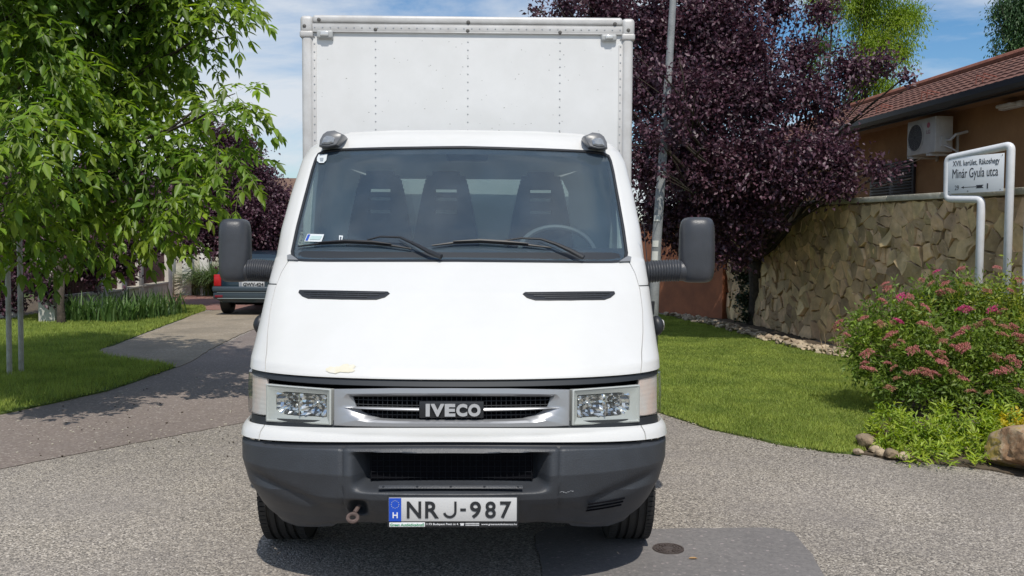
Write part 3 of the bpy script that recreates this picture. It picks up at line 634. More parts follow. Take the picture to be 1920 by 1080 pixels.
# ---- headlights
def headlight(s):
    C = [np.array(form(*surf(*q))) for q in ((499, 790), (621, 797), (621, 729.5), (499, 719.5))]   # BL BR TR TL
    for c_ in C: c_[0] *= -s
    # photo-left lamp: inner edge is BR/TR
    BL, BR, TR, TL = C
    n = np.cross(BR - BL, TL - BL); n /= np.linalg.norm(n)
    if n[1] > 0: n = -n
    def H(u, v, d=0.0): return tuple((BL * (1 - u) + BR * u) * (1 - v) + (TL * (1 - u) + TR * u) * v + n * d + n * 0.010 * 4 * u * (1 - u))
    def rr(u0, u1, v0, v1, r0, r1, d, k=5):
        pts = []
        for (cu, cv, a0, r_) in ((u0, v0, 180, r0), (u1, v0, 270, r1), (u1, v1, 0, r1), (u0, v1, 90, r0)):
            ru, rv = r_ * 0.62, r_
            ccu = cu + ru if cu == u0 else cu - ru; ccv = cv + rv if cv == v0 else cv - rv
            for i in range(k + 1):
                a = math.radians(a0 + 90 * i / k); pts.append(H(ccu + ru * math.cos(a), ccv + rv * math.sin(a), d))
        return pts
    mb = MB(); mb.loft([rr(0, 1, 0, 1, .02, .02, -0.03), rr(0, 1, 0, 1, .02, .02, 0.001), rr(.02, .98, .03, .97, .02, .02, 0.003), rr(.035, .965, .06, .94, .02, .02, -0.002), rr(.14, .915, .20, .83, .28, .03, -0.012), rr(.15, .905, .22, .81, .27, .03, -0.085)])
    hl = mb.build('headlight', bezel, van, sharp=25)
    # reflector pan with two faceted bowls
    mb = MB(); R_ = [H(u, v, -0.080) for v in (0.16, 0.86) for u in (0.11, 0.93)]; mb.add(R_, [(0, 1, 3, 2)])
    mb.build('reflector_pan', mat('dark reflector', (0.30, 0.31, 0.315), 0.2, metal=0.8), hl)
    rn = random.Random(3); NU, NV = 21, 10
    def dep(u, v):
        r2 = min(((u - cu) / 0.20) ** 2 + ((v - 0.515) / 0.34) ** 2 for cu in (0.335, 0.72)); return -0.012 - 0.030 * max(0.0, 1 - r2)
    G_ = [[H(0.150 + 0.755 * (i + (rn.uniform(-.25, .25) if 0 < i < NU else 0)) / NU, 0.225 + 0.58 * (j + (rn.uniform(-.25, .25) if 0 < j < NV else 0)) / NV, dep(0.150 + 0.755 * i / NU, 0.225 + 0.58 * j / NV) + rn.uniform(-0.0055, 0.0055)) for i in range(NU + 1)] for j in range(NV + 1)]
    mb = MB(); mb.loft(G_, close=False); mb.m = [0 if rn.random() < (0.8 if (k % NU) in (0, 1, 2, 10, 11, 19, 20) else 0.45) else 1 for k in range(len(mb.m))]; mb.build('reflector', [mat('reflector chrome', (0.86, 0.87, 0.86), 0.14, metal=0.95), mat('dark reflection chrome', (0.16, 0.165, 0.17), 0.18, metal=0.9)], hl, smooth=False, fixn=False)  # second, darker metal paints dark reflections onto random facets
    for cu in (0.335, 0.72):
        mb = MB(); c_ = np.array(H(cu, 0.515, -0.022)); mb.lathe(tuple(c_), [(0.000, -0.014), (0.006, -0.012), (0.010, -0.004), (0.011, 0.012), (0.0, 0.014)], 12, 'Y'); mb.build('bulb', mat('bulb cap', (0.60, 0.61, 0.62), 0.15, metal=0.9), hl)
    mb = MB(); mb.add([H(.525, .22, -0.004), H(.54, .22, -0.004), H(.54, .81, -0.004), H(.525, .81, -0.004)], [(0, 1, 2, 3)]); mb.build('divider', chrome, hl)
    us = np.linspace(0.012, 0.988, 14); vs = np.linspace(0.02, 0.98, 8); G = np.array([[H(u, v, 0.005 + 0.004 * math.sin(math.pi * v)) for u in us] for v in vs])
    sheet('lens', G, lensm, hl, skirt=0.004, flip=(s < 0))
headlight(1); headlight(-1)

# ---- turn indicators
indm = mat('indicator inner', (0.72, 0.70, 0.68), 0.4, metal=0.1, color2=(0.80, 0.62, 0.54), vscale=5)
for s in (-1, 1):
    t_in = abs(surf(496, 750)[0]); u_ = np.linspace(t_in + 0.004, 1.0, 26); v_ = np.linspace(0, 1, 60); uu, vv = np.meshgrid(u_, v_)
    zlo = 0.768 - 0.022 * ((uu - t_in) / (1 - t_in)); zhi = 0.938 + 0 * uu; zz = zlo + (zhi - zlo) * vv
    P = fpt(s * uu, zz, -0.014 + 0.0004 * np.abs(np.sin(vv * 26))); o_ = sheet('indicator_lamp', P, indm, van, skirt=0.01, flip=(s < 0))
    P = fpt(s * uu, zz, 0.003 + 0.004 * np.sin(vv * math.pi)); sheet('lens', P, lensm, o_, skirt=0.012, flip=(s < 0))

# ---- bumper
nu, nv = 361, 100
U = np.linspace(-1, 1, nu); xq = U; V = np.linspace(0, 1, nv); uu, vv = np.meshgrid(U, V)
tt = np.where(np.abs(uu) < 0.72, uu, uu); 
q = 1 - (1 - np.abs(tt)) ** 3
zt = 0.692 - 0.045 * q ** 2; zbm = np.interp(q, [0, 0.3, 0.45, 0.62, 0.78, 0.87, 0.94, 0.98, 1.0], [0.348, 0.336, 0.318, 0.295, 0.278, 0.285, 0.315, 0.350, 0.375])
zz = zbm + (zt - zbm) * vv
P0 = form(tt, zz); x = P0[..., 0]; sm = lambda a: (lambda c: c * c * (3 - 2 * c))(np.clip(a, 0, 1))
off = np.zeros_like(zz)
off -= 0.012 * sm((vv - 0.955) / 0.045)                                           # rolled top edge
off -= 0.010 * sm((0.06 - vv) / 0.06)
rec = sm((0.425 - np.abs(x)) / 0.085) * sm((zz - 0.485) / 0.05) * sm((0.660 - zz) / 0.018)
off -= 0.125 * rec
for xs_ in (-0.455, 0.455): off -= 0.008 * np.exp(-((x - xs_) / 0.006) ** 2) * sm((zz - 0.36) / 0.05)
# flare line towards the lower corners, and hollow above it
zfl = 0.40 + 0.10 * np.clip((np.abs(x) - 0.6) / 0.38, 0, 1)
hol = np.exp(-((zz - (zfl + 0.035)) / 0.028) ** 2) * sm((np.abs(x) - 0.52) / 0.15) * sm((0.93 - np.abs(x)) / 0.10)
off -= 0.018 * hol
off -= 0.012 * sm((0.44 - zz) / 0.05) * sm((0.62 - np.abs(x)) / 0.1) * sm((np.abs(x) - 0.30) / 0.08)
tow = np.exp(-(((x + 0.392) / 0.034) ** 4 + ((zz - 0.415) / 0.032) ** 4)); off -= 0.075 * tow
fr = form(tt, zz); nn = fnormal(tt, zz)
dirn = np.where((rec + tow)[..., None] > 0.01, np.array([0, -1.0, 0]), nn)
P = fr + dirn * off[..., None]
bump_o = sheet('bumper', P, plast, van, skirt=0.010, sharp=50)
mb = MB(); mb.loft([[(-0.345, 0.110, z_) for z_ in (0.525, 0.65)], [(0.345, 0.110, z_) for z_ in (0.525, 0.65)]], close=False); lg = mb.build('lower_grille', deep, bump_o)
mb = MB()
for k in range(5): mb.tube([(x_, 0.103, 0.537 + k * 0.024) for x_ in (-0.34, 0.34)], 0.0018, 4)
for k in range(27): mb.tube([(-0.34 + k * 0.0261, 0.103, z_) for z_ in (0.53, 0.645)], 0.0018, 4)
mb.build('grille_mesh', mat('lower mesh', (0.009, 0.010, 0.013), 0.9, spec=0.15), lg)
mb = MB(); mb.box((0.0, 0.030, 0.516), (0.60, 0.018, 0.004), 0.0015, Matrix.Rotation(math.radians(40), 3, 'X'))
for k in range(5): mb.lathe((-0.28 + k * 0.14, 0.028, 0.516), [(0.005, 0.0), (0.005, 0.004), (0, 0.005)], 8, 'Z')
mb.build('step_ledge', plast, bump_o)
mb = MB()
for k, z_ in enumerate((0.385, 0.402, 0.419)):
    P_ = [tuple(fpt(x2t(x_, z_), z_ + 0.030 * (x_ - 0.6) + 0.0, 0.0015)) for x_ in np.linspace(0.575 + 0.004 * k, 0.735 + 0.006 * k, 9)]; mb.tube(P_, 0.0036, 6)
mb.build('bumper_slot', deep, bump_o)
mb = MB(); mb.tube([(-0.405 + 0.020 * math.cos(a), 0.016 + 0.012 * math.sin(a) * 0.6, 0.390 + 0.014 * math.sin(a)) for a in np.linspace(0, 2 * math.pi, 20, endpoint=False)], 0.0085, 8, close=True)
mb.tube([(-0.402, 0.040, 0.404), (-0.395, 0.06, 0.412), (-0.39, 0.09, 0.42)], 0.009, 8)
mb.build('tow_hook', mat('faded rusty steel', (0.13, 0.09, 0.08), 0.8, color2=(0.07, 0.05, 0.045), vscale=40), bump_o)
mb = MB()
rn = random.Random(2)
for k in range(10):
    x_ = 0.455 + k * 0.006 + rn.uniform(-.002, .002); z_ = 0.487 + 0.003 * math.sin(k) + rn.uniform(-.001, .001); c_ = fpt(x2t(x_, z_), z_, 0.0006); mb.box(tuple(c_), (rn.uniform(.003, .008), 0.001, rn.uniform(.0012, .003)), 0)
mb.build('scratch', mat('scuff', (0.3, 0.31, 0.33), 0.7), bump_o)

# ---- number plate
yp = -0.028
pl0 = (-0.2555, yp, 0.3665)
mb = MB(); mb.box((0.0115, yp + 0.010, 0.428), (0.538, 0.016, 0.132), 0.004); holder = mb.build('number_plate', blackp, van)
mb = MB(); mb.box((0.0115, yp - 0.0005, 0.4385), (0.524, 0.006, 0.098), 0.002); mb.build('plate_face', mat('plate white', (0.56, 0.56, 0.56), 0.35), holder)
mb = MB(); mb.box((-0.2245, yp - 0.004, 0.4385), (0.050, 0.002, 0.096), 0); mb.build('country_band', mat('plate blue', (0.012, 0.075, 0.50), 0.35), holder)
px_ = lambda p: -0.2555 + (p - 183) / 1572 * 0.538
for ch, a_, b_ in (('N', 413, 585), ('R', 632, 795), ('J', 845, 1008), ('-', 1052, 1120), ('9', 1168, 1300), ('8', 1350, 1478), ('7', 1528, 1662)):
    if ch == '-':
        mb = MB(); mb.box(((px_(a_) + px_(b_)) / 2, yp - 0.005, 0.4385), (px_(b_) - px_(a_), 0.004, 0.0105), 0.001); mb.build('plate_character', blackp, holder); continue
    if ch == 'J':
        xa, xb, zb_, zt_ = px_(a_), px_(b_), 0.4035, 0.473; r_ = (xb - xa - 0.0095) / 2; cx_ = (xa + xb) / 2
        P_ = [(xb - 0.00475, zt_), (xb - 0.00475, zb_ + r_ + 0.00475)] + [(cx_ + r_ * math.cos(a), zb_ + r_ + 0.00475 + r_ * math.sin(a)) for a in np.linspace(0, -math.pi * 0.92, 14)[1:]]
        L1, L2 = [], []
        for i in range(len(P_)):
            p0, p1 = P_[max(i - 1, 0)], P_[min(i + 1, len(P_) - 1)]; dx, dz_ = p1[0] - p0[0], p1[1] - p0[1]; l_ = math.hypot(dx, dz_); nx, nz = -dz_ / l_ * 0.00475, dx / l_ * 0.00475
            L1.append((P_[i][0] + nx, P_[i][1] + nz)); L2.append((P_[i][0] - nx, P_[i][1] - nz))
        mb = MB(); mb.loft([[(x, yp - 0.0065, z) for x, z in L1], [(x, yp - 0.0065, z) for x, z in L2], [(x, yp - 0.003, z) for x, z in L2], [(x, yp - 0.003, z) for x, z in L1], [(x, yp - 0.0065, z) for x, z in L1]], close=False)
        mb.build('plate_character', blackp, holder, smooth=False); continue
    text_mesh('plate_character', ch, (px_(a_), yp - 0.004, 0.4035), (1, 0, 0), (0, 0, 1), px_(b_) - px_(a_), 0.0695, blackp, holder, depth=0.004, bold=0.018)
wt = mat('print white', (0.75, 0.76, 0.78), 0.5)
text_mesh('country_letter', 'H', (-0.2345, yp - 0.0055, 0.404), (1, 0, 0), (0, 0, 1), 0.021, 0.024, wt, holder, depth=0.002, bold=0.02)
mb = MB()
for k in range(12):
    a = k * math.pi / 6; cx, cz = -0.2245 + 0.0155 * math.cos(a), 0.461 + 0.0155 * math.sin(a)
    mb.poly([(cx + (0.0024 if i % 2 == 0 else 0.001) * math.sin(i * math.pi / 5), yp - 0.0055, cz + (0.0024 if i % 2 == 0 else 0.001) * math.cos(i * math.pi / 5)) for i in range(10)])
mb.build('star_ring', mat('pale star', (0.55, 0.60, 0.55), 0.5), holder, smooth=False, fixn=False)
mb = MB(); mb.box((-0.1755, yp + 0.0005, 0.3755), (0.146, 0.005, 0.018), 0.001); mb.build('name_strip', wt, holder)
text_mesh('holder_text', 'Green Autókölcsönző', (-0.2450, yp - 0.0022, 0.3695), (1, 0, 0), (0, 0, 1), 0.139, 0.0125, mat('print green', (0.02, 0.28, 0.12), 0.5), holder, depth=0.001, bold=0.02)
text_mesh('holder_text', '1173 Budapest Pesti út 4.', (-0.0985, yp + 0.0018, 0.3705), (1, 0, 0), (0, 0, 1), 0.134, 0.0105, wt, holder, depth=0.001, bold=0.01)
text_mesh('holder_text', 'www.greenautokolcsonzo.hu', (0.128, yp + 0.0018, 0.3705), (1, 0, 0), (0, 0, 1), 0.146, 0.0095, wt, holder, depth=0.001, bold=0.01)
mb = MB(); mb.box((0.0495, yp + 0.0012, 0.3735), (0.014, 0.002, 0.006), 0.001); mb.box((0.0495, yp + 0.0012, 0.379), (0.018, 0.002, 0.003), 0.001); mb.build('phone_symbol', wt, holder)
mb = MB()
for z_ in (0.3725, 0.3795):
    for k in range(11): mb.box((0.0655 + k * 0.0052, yp + 0.0012, z_), (0.0036, 0.002, 0.0038), 0)
mb.build('phone_numbers', wt, holder)

# ---- roof lamps on the cab corners
lampg = mat('smoked grey lamp housing', (0.13, 0.135, 0.145), 0.35)
lamp_lens = mat('grey clearance lens', (0.34, 0.36, 0.38), 0.12, metal=0.4)
for s in (-1, 1):
    YL = 1.46
    o_ = [(598, 275), (599, 262), (604, 251), (612, 245), (626, 243.5), (634, 247.5), (644, 252), (641, 261), (634, 273), (616, 277)]
    i_ = [(603, 271), (606, 259), (612, 254), (623, 255), (630, 260), (628, 269), (617, 272.5)]
    def L_(pts, y, k=1.0):
        P_ = [at_y(p[0], p[1], YL) for p in pts]; cx_ = sum(p.x for p in P_) / len(P_); cz_ = sum(p.z for p in P_) / len(P_)
        return [((cx_ + (p.x - cx_) * k) * -s, y + 0.35 * (cz_ + (p.z - cz_) * k - cz_) + (0.14 * (-(cx_ + (p.x - cx_) * k) - 0.75)), cz_ + (p.z - cz_) * k) for p in P_]
    mb = MB(); mb.loft([L_(o_, YL + 0.20, 0.9), L_(o_, YL + 0.10, 1.0), L_(o_, YL + 0.01, 1.0), L_(o_, YL - 0.008, 0.93), L_(o_, YL - 0.012, 0.84)], cap0=True, cap1=True); h_ = mb.build('roof_lamp', lampg, van, sharp=40)
    mb = MB(); mb.loft([L_(i_, YL - 0.008, 1.0), L_(i_, YL - 0.022, 0.9), L_(i_, YL - 0.030, 0.55)], cap1=True); mb.build('lens', lamp_lens, h_, sharp=30)

# ---- door mirrors on corrugated arms
def mirror(s, bx, bz):
    # bx: (x0, x1) housing, bz: (z0, z1)
    cx, cz = (bx[0] + bx[1]) / 2, (bz[0] + bz[1]) / 2; w, h = bx[1] - bx[0], bz[1] - bz[0]
    n1_, n2_ = 36, 48; rows = []; sp = lambda c, e: math.copysign(abs(c) ** e, c); RZ = Matrix.Rotation(math.radians(-6 * s), 3, 'Z')
    for i in range(n1_ + 1):
        ph = -math.pi / 2 + math.pi * i / n1_; cz_, rz_ = sp(math.sin(ph), 0.42), max(abs(math.cos(ph)), 0.0) ** 0.34; L = []
        for j in range(n2_):
            th = 2 * math.pi * j / n2_; x_ = sp(math.cos(th), 0.62) * w / 2 * rz_ * (0.985 if cz_ > 0 else 1); y_ = sp(math.sin(th), 0.72) * (0.115 if math.sin(th) < 0 else 0.06) * rz_
            q = RZ @ Vector((x_, y_, cz_ * h / 2)); L.append((q.x + cx, q.y + 1.12, q.z + cz))
        rows.append(L)
    mb = MB(); mb.loft(rows, cap0=True, cap1=True); m_ = mb.build('door_mirror', plast2, van, sharp=0)
    xi = s * 0.965; za = bz[0] + 0.052
    L = [Vector((xi + (cx - xi) * k, 1.08, za + 0.012 * math.sin(k * 2.6))) for k in np.linspace(0, 1, 62)]
    rads = [(0.056 + (0.004 if i % 3 == 0 else -0.002)) * (1.0 if i < 46 else 1.0) for i in range(62)]
    rads = [r_ if i < 42 else 0.055 for i, r_ in enumerate(rads)]
    mb = MB(); mb.tube(L, rads, 20); mb.build('mirror_arm', plast2, m_, sharp=80)
    mb = MB(); mb.box((cx, 1.178, cz + 0.01), (w * 0.70, 0.01, h * 0.80), 0.004, Matrix.Rotation(math.radians(-9 * s), 3, 'Z')); mb.build('mirror_glass', chrome, m_)
Pa = at_y(408, 410, 1.08); Pb = at_y(468, 529, 1.08); mirror(-1, (Pa.x, Pb.x), (Pb.z, Pa.z))
Pa = at_y(1277, 407, 1.08); Pb = at_y(1341, 530, 1.08); mirror(1, (Pa.x, Pb.x), (Pb.z, Pa.z))
# small round blind-spot pods on the wings
for s, pc in ((-1, (480, 611)), (1, (1231, 613))):
    c_ = at_y(pc[0], pc[1], 0.86); mb = MB()
    b = bmesh.new(); bmesh.ops.create_uvsphere(b, u_segments=20, v_segments=12, radius=1)
    for v in b.verts: v.co = Vector((v.co.x * 0.034 + s * 0.006 * (1 - abs(v.co.z)), v.co.y * 0.045, v.co.z * 0.052)) + Vector((s * 1.010, 0.93, c_.z))
    mb.bm(b); o_ = mb.build('side_lamp', blackp, van, sharp=0)
    if s > 0:
        mb = MB(); mb.lathe((s * 1.036, 0.94, c_.z + 0.002), [(0.030, -0.006), (0.034, 0.0), (0.026, 0.012), (0.0, 0.018)], 20, 'X'); mb.build('lens', mat('side lens', (0.55, 0.53, 0.50), 0.2), o_)
        mb = MB(); mb.tube([at_y(1222, 590, 1.0), at_y(1222, 565, 1.0)], [0.012, 0.016], 10); mb.build('antenna_base', blackp, van)
        mb = MB(); mb.tube([at_y(1220, 566, 1.0), at_y(1214, 500, 1.0), at_y(1207, 418, 1.0)], [0.003, 0.0025, 0.0018], 6); mb.tube([at_y(1203, 420, 1.0), at_y(1212, 419, 1.0)], 0.0022, 5); mb.build('antenna', blackp, van)

# ---- cab sides: door upper frames and side glass, rear wall, floor
for s in (-1, 1):
    win_y = [(1.22, 1.47), (1.5, 1.47), (1.90, 1.47), (1.93, 1.50), (1.93, 1.75), (1.93, 1.96), (1.90, 2.00), (1.75, 2.005), (1.60, 2.0), (1.50, 1.88), (1.38, 1.70), (1.25, 1.52)]
    yc = lambda z: float(form(1.0, z)[1]) - 0.001
    out_y = [(yc(1.44), 1.452), (1.5, 1.452), (2.0, 1.452), (2.04, 1.47), (2.04, 1.75), (2.04, 2.0), (2.04, 2.03), (1.85, 2.03), (yc(2.03), 2.03), (yc(1.88), 1.88), (yc(1.70), 1.70), (yc(1.52), 1.52)]
    Wf = lambda z: float(np.interp(z, ZK, WK))
    L0 = [(s * Wf(z), y, z) for y, z in dens(out_y + [out_y[0]], 3)[:-1]]; L1 = [(s * Wf(z), y, z) for y, z in dens(win_y + [win_y[0]], 3)[:-1]]; L2 = [(x - s * 0.03, y, z) for x, y, z in L1]; L3 = [(s * (abs(x) - 0.05), y, z) for x, y, z in L0]
    mb = MB(); mb.loft([L0, L1, L2, L3]); d_ = mb.build('door', paint, van)
    mb = MB(); mb.add([(x - s * 0.012, y, z) for x, y, z in L1], [tuple(range(len(L1)))]); mb.build('door_window', sglass, d_, smooth=False)
    mb = MB(); mb.tube([(s * 0.985, 1.80, 1.28), (s * 0.995, 1.85, 1.28), (s * 0.995, 1.93, 1.28), (s * 0.985, 1.96, 1.28)], 0.012, 8); mb.build('door_handle', blackp, d_)
bw = 0.0
outr = [(-0.96, 0.6), (0.96, 0.6), (0.965, 1.44), (0.93, 2.02), (0.80, 2.17), (-0.80, 2.17), (-0.93, 2.02), (-0.965, 1.44)]
winr = [(-0.60, 1.45), (0.60, 1.45), (0.64, 1.62), (0.64, 1.85), (0.60, 1.93), (-0.60, 1.93), (-0.64, 1.85), (-0.64, 1.62)]
mb = MB(); mb.loft([[(x, 2.03, z) for x, z in outr], [(x, 2.03, z) for x, z in winr]]); mb.build('cab_rear_wall', mat('rear wall trim', (0.42, 0.44, 0.44), 0.8), van)
mb = MB(); mb.add([(x, 2.035, z) for x, z in winr], [tuple(range(8))]); mb.build('rear_window', glass_mat('rear glass', (0.38, 0.46, 0.44)), van, smooth=False)
mb = MB(); mb.box((0, 1.3, 0.62), (1.86, 1.46, 0.06)); mb.build('cab_floor', deep, van)
# ---- dashboard, wheel, seats
mb = MB(); rows = []
for x_ in np.linspace(-0.93, 0.93, 25):
    hump = 0.045 * math.exp(-((x_ - 0.46) / 0.28) ** 4); ye = float(form(x2t(x_ , 1.44), 1.44)[1]) + 0.03
    rows.append([(x_, ye, 1.40), (x_, ye + 0.06, 1.415), (x_, max(ye + 0.1, 1.12), 1.435 + hump * 0.7), (x_, max(ye + 0.14, 1.24), 1.435 + hump), (x_, 1.34, 1.40 + hump * 0.6), (x_, 1.36, 1.20), (x_, 1.30, 0.9)])
mb.loft(rows, close=False); mb.build('dashboard', mat('dash grey', (0.10, 0.115, 0.135), 0.75), van)
swc = Vector((0.53, 1.42, 1.47)); tilt = Matrix.Rotation(math.radians(-38), 3, 'X')
mb = MB(); mb.tube([swc + tilt @ Vector((0.215 * math.cos(a), 0, 0)) + tilt @ Vector((0, 0.215 * math.sin(a), 0)).copy() if False else swc + Matrix.Rotation(math.radians(46), 3, 'X') @ Vector((0.215 * math.cos(a), 0.215 * math.sin(a), 0)) for a in np.linspace(0, 2 * math.pi, 40, endpoint=False)], 0.015, 8, close=True)
for a in (-math.pi / 2,): mb.tube([swc + Matrix.Rotation(math.radians(46), 3, 'X') @ Vector((0.21 * math.cos(a) * k, 0.21 * math.sin(a) * k, -0.03 * (1 - k))) for k in (0.1, 0.6, 1.0)], 0.014, 6)
mb.build('steering_wheel', mat('wheel plastic', (0.13, 0.14, 0.15), 0.5), van)
def seat(x_):
    mb = MB(); w = 0.46
    prof = [(0.50, 0.9), (0.50, 1.30), (0.47, 1.50), (0.40, 1.64), (0.31, 1.74), (0.26, 1.84), (0.235, 1.90), (0.17, 1.945), (0.06, 1.955)]
    # outline with slots: build as stacked bars either side of slots
    def slab(z0, z1, xa, xb, y0_=1.70):
        mb.box(((xa + xb) / 2, y0_ + 0.04 + (z0 - 1.0) * 0.05, (z0 + z1) / 2), (abs(xb - xa), 0.10, z1 - z0 + 0.002), 0)
    zs = np.linspace(0.9, 1.955, 43)
    slots = [(1.84, 1.865), (1.775, 1.80), (1.71, 1.735)]
    for a, b in zip(zs[:-1], zs[1:]):
        zm = (a + b) / 2; hw = float(np.interp(zm, [p[1] for p in prof], [p[0] for p in prof])) / 2 * (0.95)
        if zm > 1.5: hw = float(np.interp(zm, [1.5, 1.7, 1.85, 1.92, 1.955], [0.20, 0.165, 0.135, 0.115, 0.06]))
        if any(s0 <= zm <= s1 for s0, s1 in slots):
            slab(a, b, x_ - hw, x_ - 0.065); slab(a, b, x_ + 0.065, x_ + hw)
        else: slab(a, b, x_ - hw, x_ + hw)
    mb.box((x_, 1.55, 0.95), (0.46, 0.50, 0.16), 0.04)
    mb.build('seat', seatm, van, sharp=30)
for px_c in (712, 836, 1014): seat(at_y(px_c, 400, 1.74).x)
mb = MB(); mb.box((0.02, 1.50, 2.03), (0.24, 0.03, 0.07), 0.02); mb.build('interior_mirror', blackp, van)
for x_ in (-0.42, 0.42): mb = MB(); mb.box((x_, 1.62, 2.07), (0.42, 0.26, 0.02), 0.01); mb.build('sun_visor', interior, van)

# ---- wheels
def wheel(c, w=0.215, dual=False):
    s = 1 if c[0] > 0 else -1; r = 0.345; mb = MB(); hw = w / 2
    grooves = [-0.55, -0.2, 0.2, 0.55]; prof = [(r - 0.11, -hw * 0.96), (r - 0.045, -hw), (r - 0.012, -hw * 0.93)]
    for g_ in grooves:
        prof += [(r, hw * (g_ - 0.07)), (r - 0.010, hw * (g_ - 0.05)), (r - 0.010, hw * (g_ + 0.05)), (r, hw * (g_ + 0.07))]
    prof += [(r - 0.012, hw * 0.93), (r - 0.045, hw), (r - 0.11, hw * 0.96)]
    mb.lathe(c, prof, 64, 'X')
    # shoulder blocks
    for k in range(80):
        a = 2 * math.pi * k / 80
        for sx in (-1, 1):
            mb.box((c[0] + sx * hw * 0.80, c[1] + (r - 0.004) * math.cos(a), c[2] + (r - 0.004) * math.sin(a)), (hw * 0.34, 0.021, 0.010), 0, Matrix.Rotation(a - math.pi / 2, 3, 'X'))
    t_ = mb.build('wheel', rubber, van, sharp=30)
    mb = MB(); mb.lathe(c, [(r - 0.108, -hw * 0.9), (r - 0.13, -hw * 0.6), (r - 0.13, hw * 0.5), (0.13, hw * 0.3 * s), (0.07, hw * 0.85 * s), (0, hw * 0.9 * s)], 32, 'X'); mb.build('rim', steel, t_)
for s in (-1, 1):
    wheel((s * 0.862, 0.99, 0.343)); wheel((s * 0.88, 4.25, 0.343)); wheel((s * 0.62, 4.25, 0.343))
mb = MB(); mb.tube([(-0.9, 0.99, 0.33), (0.9, 0.99, 0.33)], 0.05, 10); mb.tube([(-0.9, 4.25, 0.35), (0.9, 4.25, 0.35)], 0.07, 10)
for s in (-1, 1): mb.box((s * 0.38, 3.4, 0.66), (0.09, 5.6, 0.20), 0.005)
mb.box((0, 1.1, 0.45), (0.62, 0.9, 0.26), 0.05); mb.box((0, 0.42, 0.385), (1.2, 0.40, 0.03), 0.01)  # engine box and undertray, added to block light beneath the cab
mb.build('chassis', deep, van)
for s in (-1, 1):
    mb = MB(); mb.box((s * 0.87, 3.55, 0.62), (0.03, 0.04, 0.36)); mb.box((s * 0.87, 4.85, 0.60), (0.36, 0.012, 0.42)); mb.build('mud_flap', rubber, van)

# ---- cargo box
YB = 2.26; XL = at_y(566, 200, YB).x; XR = at_y(1186, 200, YB).x; ZT = at_y(860, 30, YB).z; ZB = 0.88; YE = 6.4; xc = (XL + XR) / 2
mb = MB(); mb.box((xc, (YB + YE) / 2, (ZT + ZB) / 2), (XR - XL - 0.03, YE - YB - 0.02, ZT - ZB - 0.03), 0)
boxmb = mb; cb = empty_part = None
pw = 0.072
# rivets
mb = boxmb; RI = 1
def rivet(x_, z_, y_, r_=0.0055): 
    vs = [(x_, y_ - r_ * 0.55, z_)]; k_ = 8
    for rr_, d_ in ((0.7, 0.4), (1.0, 0.0)):
        for i in range(k_): a = 2 * math.pi * i / k_; vs.append((x_ + r_ * rr_ * math.cos(a), y_ - r_ * d_, z_ + r_ * rr_ * math.sin(a)))
    mb.add(vs, [(0, 1 + (i + 1) % k_, 1 + i) for i in range(k_)] + [(1 + i, 1 + (i + 1) % k_, 9 + (i + 1) % k_, 9 + i) for i in range(k_)], RI)
dz = 0.0517
for pxc in (704, 877, 1049.5):
    x_ = at_y(pxc, 200, YB).x; z_ = ZT - 0.165
    while z_ > 2.0: rivet(x_, z_, YB + 0.010); z_ -= dz
for s, x_ in ((-1, XL), (1, XR)):
    z_ = ZT - 0.135
    while z_ > 1.8: rivet(x_ - s * (pw + 0.010), z_, YB + 0.004); z_ -= dz
n_ = 40
for k in range(n_): rivet(XL + pw + 0.015 + (XR - XL - 2 * pw - 0.03) * k / (n_ - 1), ZT - 0.083, YB - 0.006)

# grime specks on the box face
rn = random.Random(12)
for k in range(90):
    x_ = rn.uniform(XL + 0.12, XR - 0.12); z_ = rn.uniform(2.2, ZT - 0.15); r_ = rn.uniform(0.0012, 0.004); y_ = YB + 0.0090
    mb.poly([(x_ + r_ * rn.uniform(0.5, 1.8) * math.cos(a), y_, z_ + r_ * rn.uniform(0.5, 1) * math.sin(a)) for a in (0, 1.2, 2.5, 3.8, 5.1)], mi=2)
cb = mb.build('cargo_box', [paint2, mat('rivet steel', (0.40, 0.41, 0.42), 0.3, metal=0.6), mat('grey dirt', (0.30, 0.29, 0.28), 0.9)], van, sharp=30)
for s, x_ in ((-1, XL), (1, XR)):
    mb = MB(); x0 = x_ - s * pw / 2
    mb.box((x0, YB + 0.045, (ZB + ZT) / 2 - 0.06), (pw, 0.10, ZT - ZB - 0.12), 0.022, seg=4)
    mb.box((x_ - s * (pw + 0.008), YB + 0.008, (ZB + ZT) / 2 - 0.09), (0.026, 0.008, ZT - ZB - 0.17), 0.001)
    mb.build('corner_post', alu, cb)
    mb = MB(); mb.box((x0 + s * 0.003, YB + 0.05, ZT - 0.063), (pw + 0.012, 0.12, 0.118), 0.026, seg=4); mb.box((x0 + s * 0.003, YB + 0.05, ZT - 0.125), (pw + 0.016, 0.124, 0.045), 0.012, seg=3)
    mb.build('corner_cap', alu, cb)
    mb = MB(); mb.box((x0, (YB + YE) / 2 + 0.1, ZT - 0.03), (pw, YE - YB - 0.1, 0.06), 0.02, seg=3); mb.box((x0, (YB + YE) / 2 + 0.1, ZB + 0.03), (pw, YE - YB - 0.1, 0.10), 0.01); mb.build('side_rail', alu, cb)
mb = MB(); mb.box((xc, YB + 0.03, ZT - 0.028), (XR - XL - 2 * pw + 0.004, 0.075, 0.056), 0.020, seg=4)
mb.box((xc, YB + 0.006, ZT - 0.082), (XR - XL - 2 * pw + 0.002, 0.024, 0.052), 0.003)
mb.box((xc, YB - 0.001, ZT - 0.108), (XR - XL - 2 * pw, 0.012, 0.006), 0.001); mb.box((xc, YB - 0.001, ZT - 0.058), (XR - XL - 2 * pw, 0.012, 0.004), 0.001)
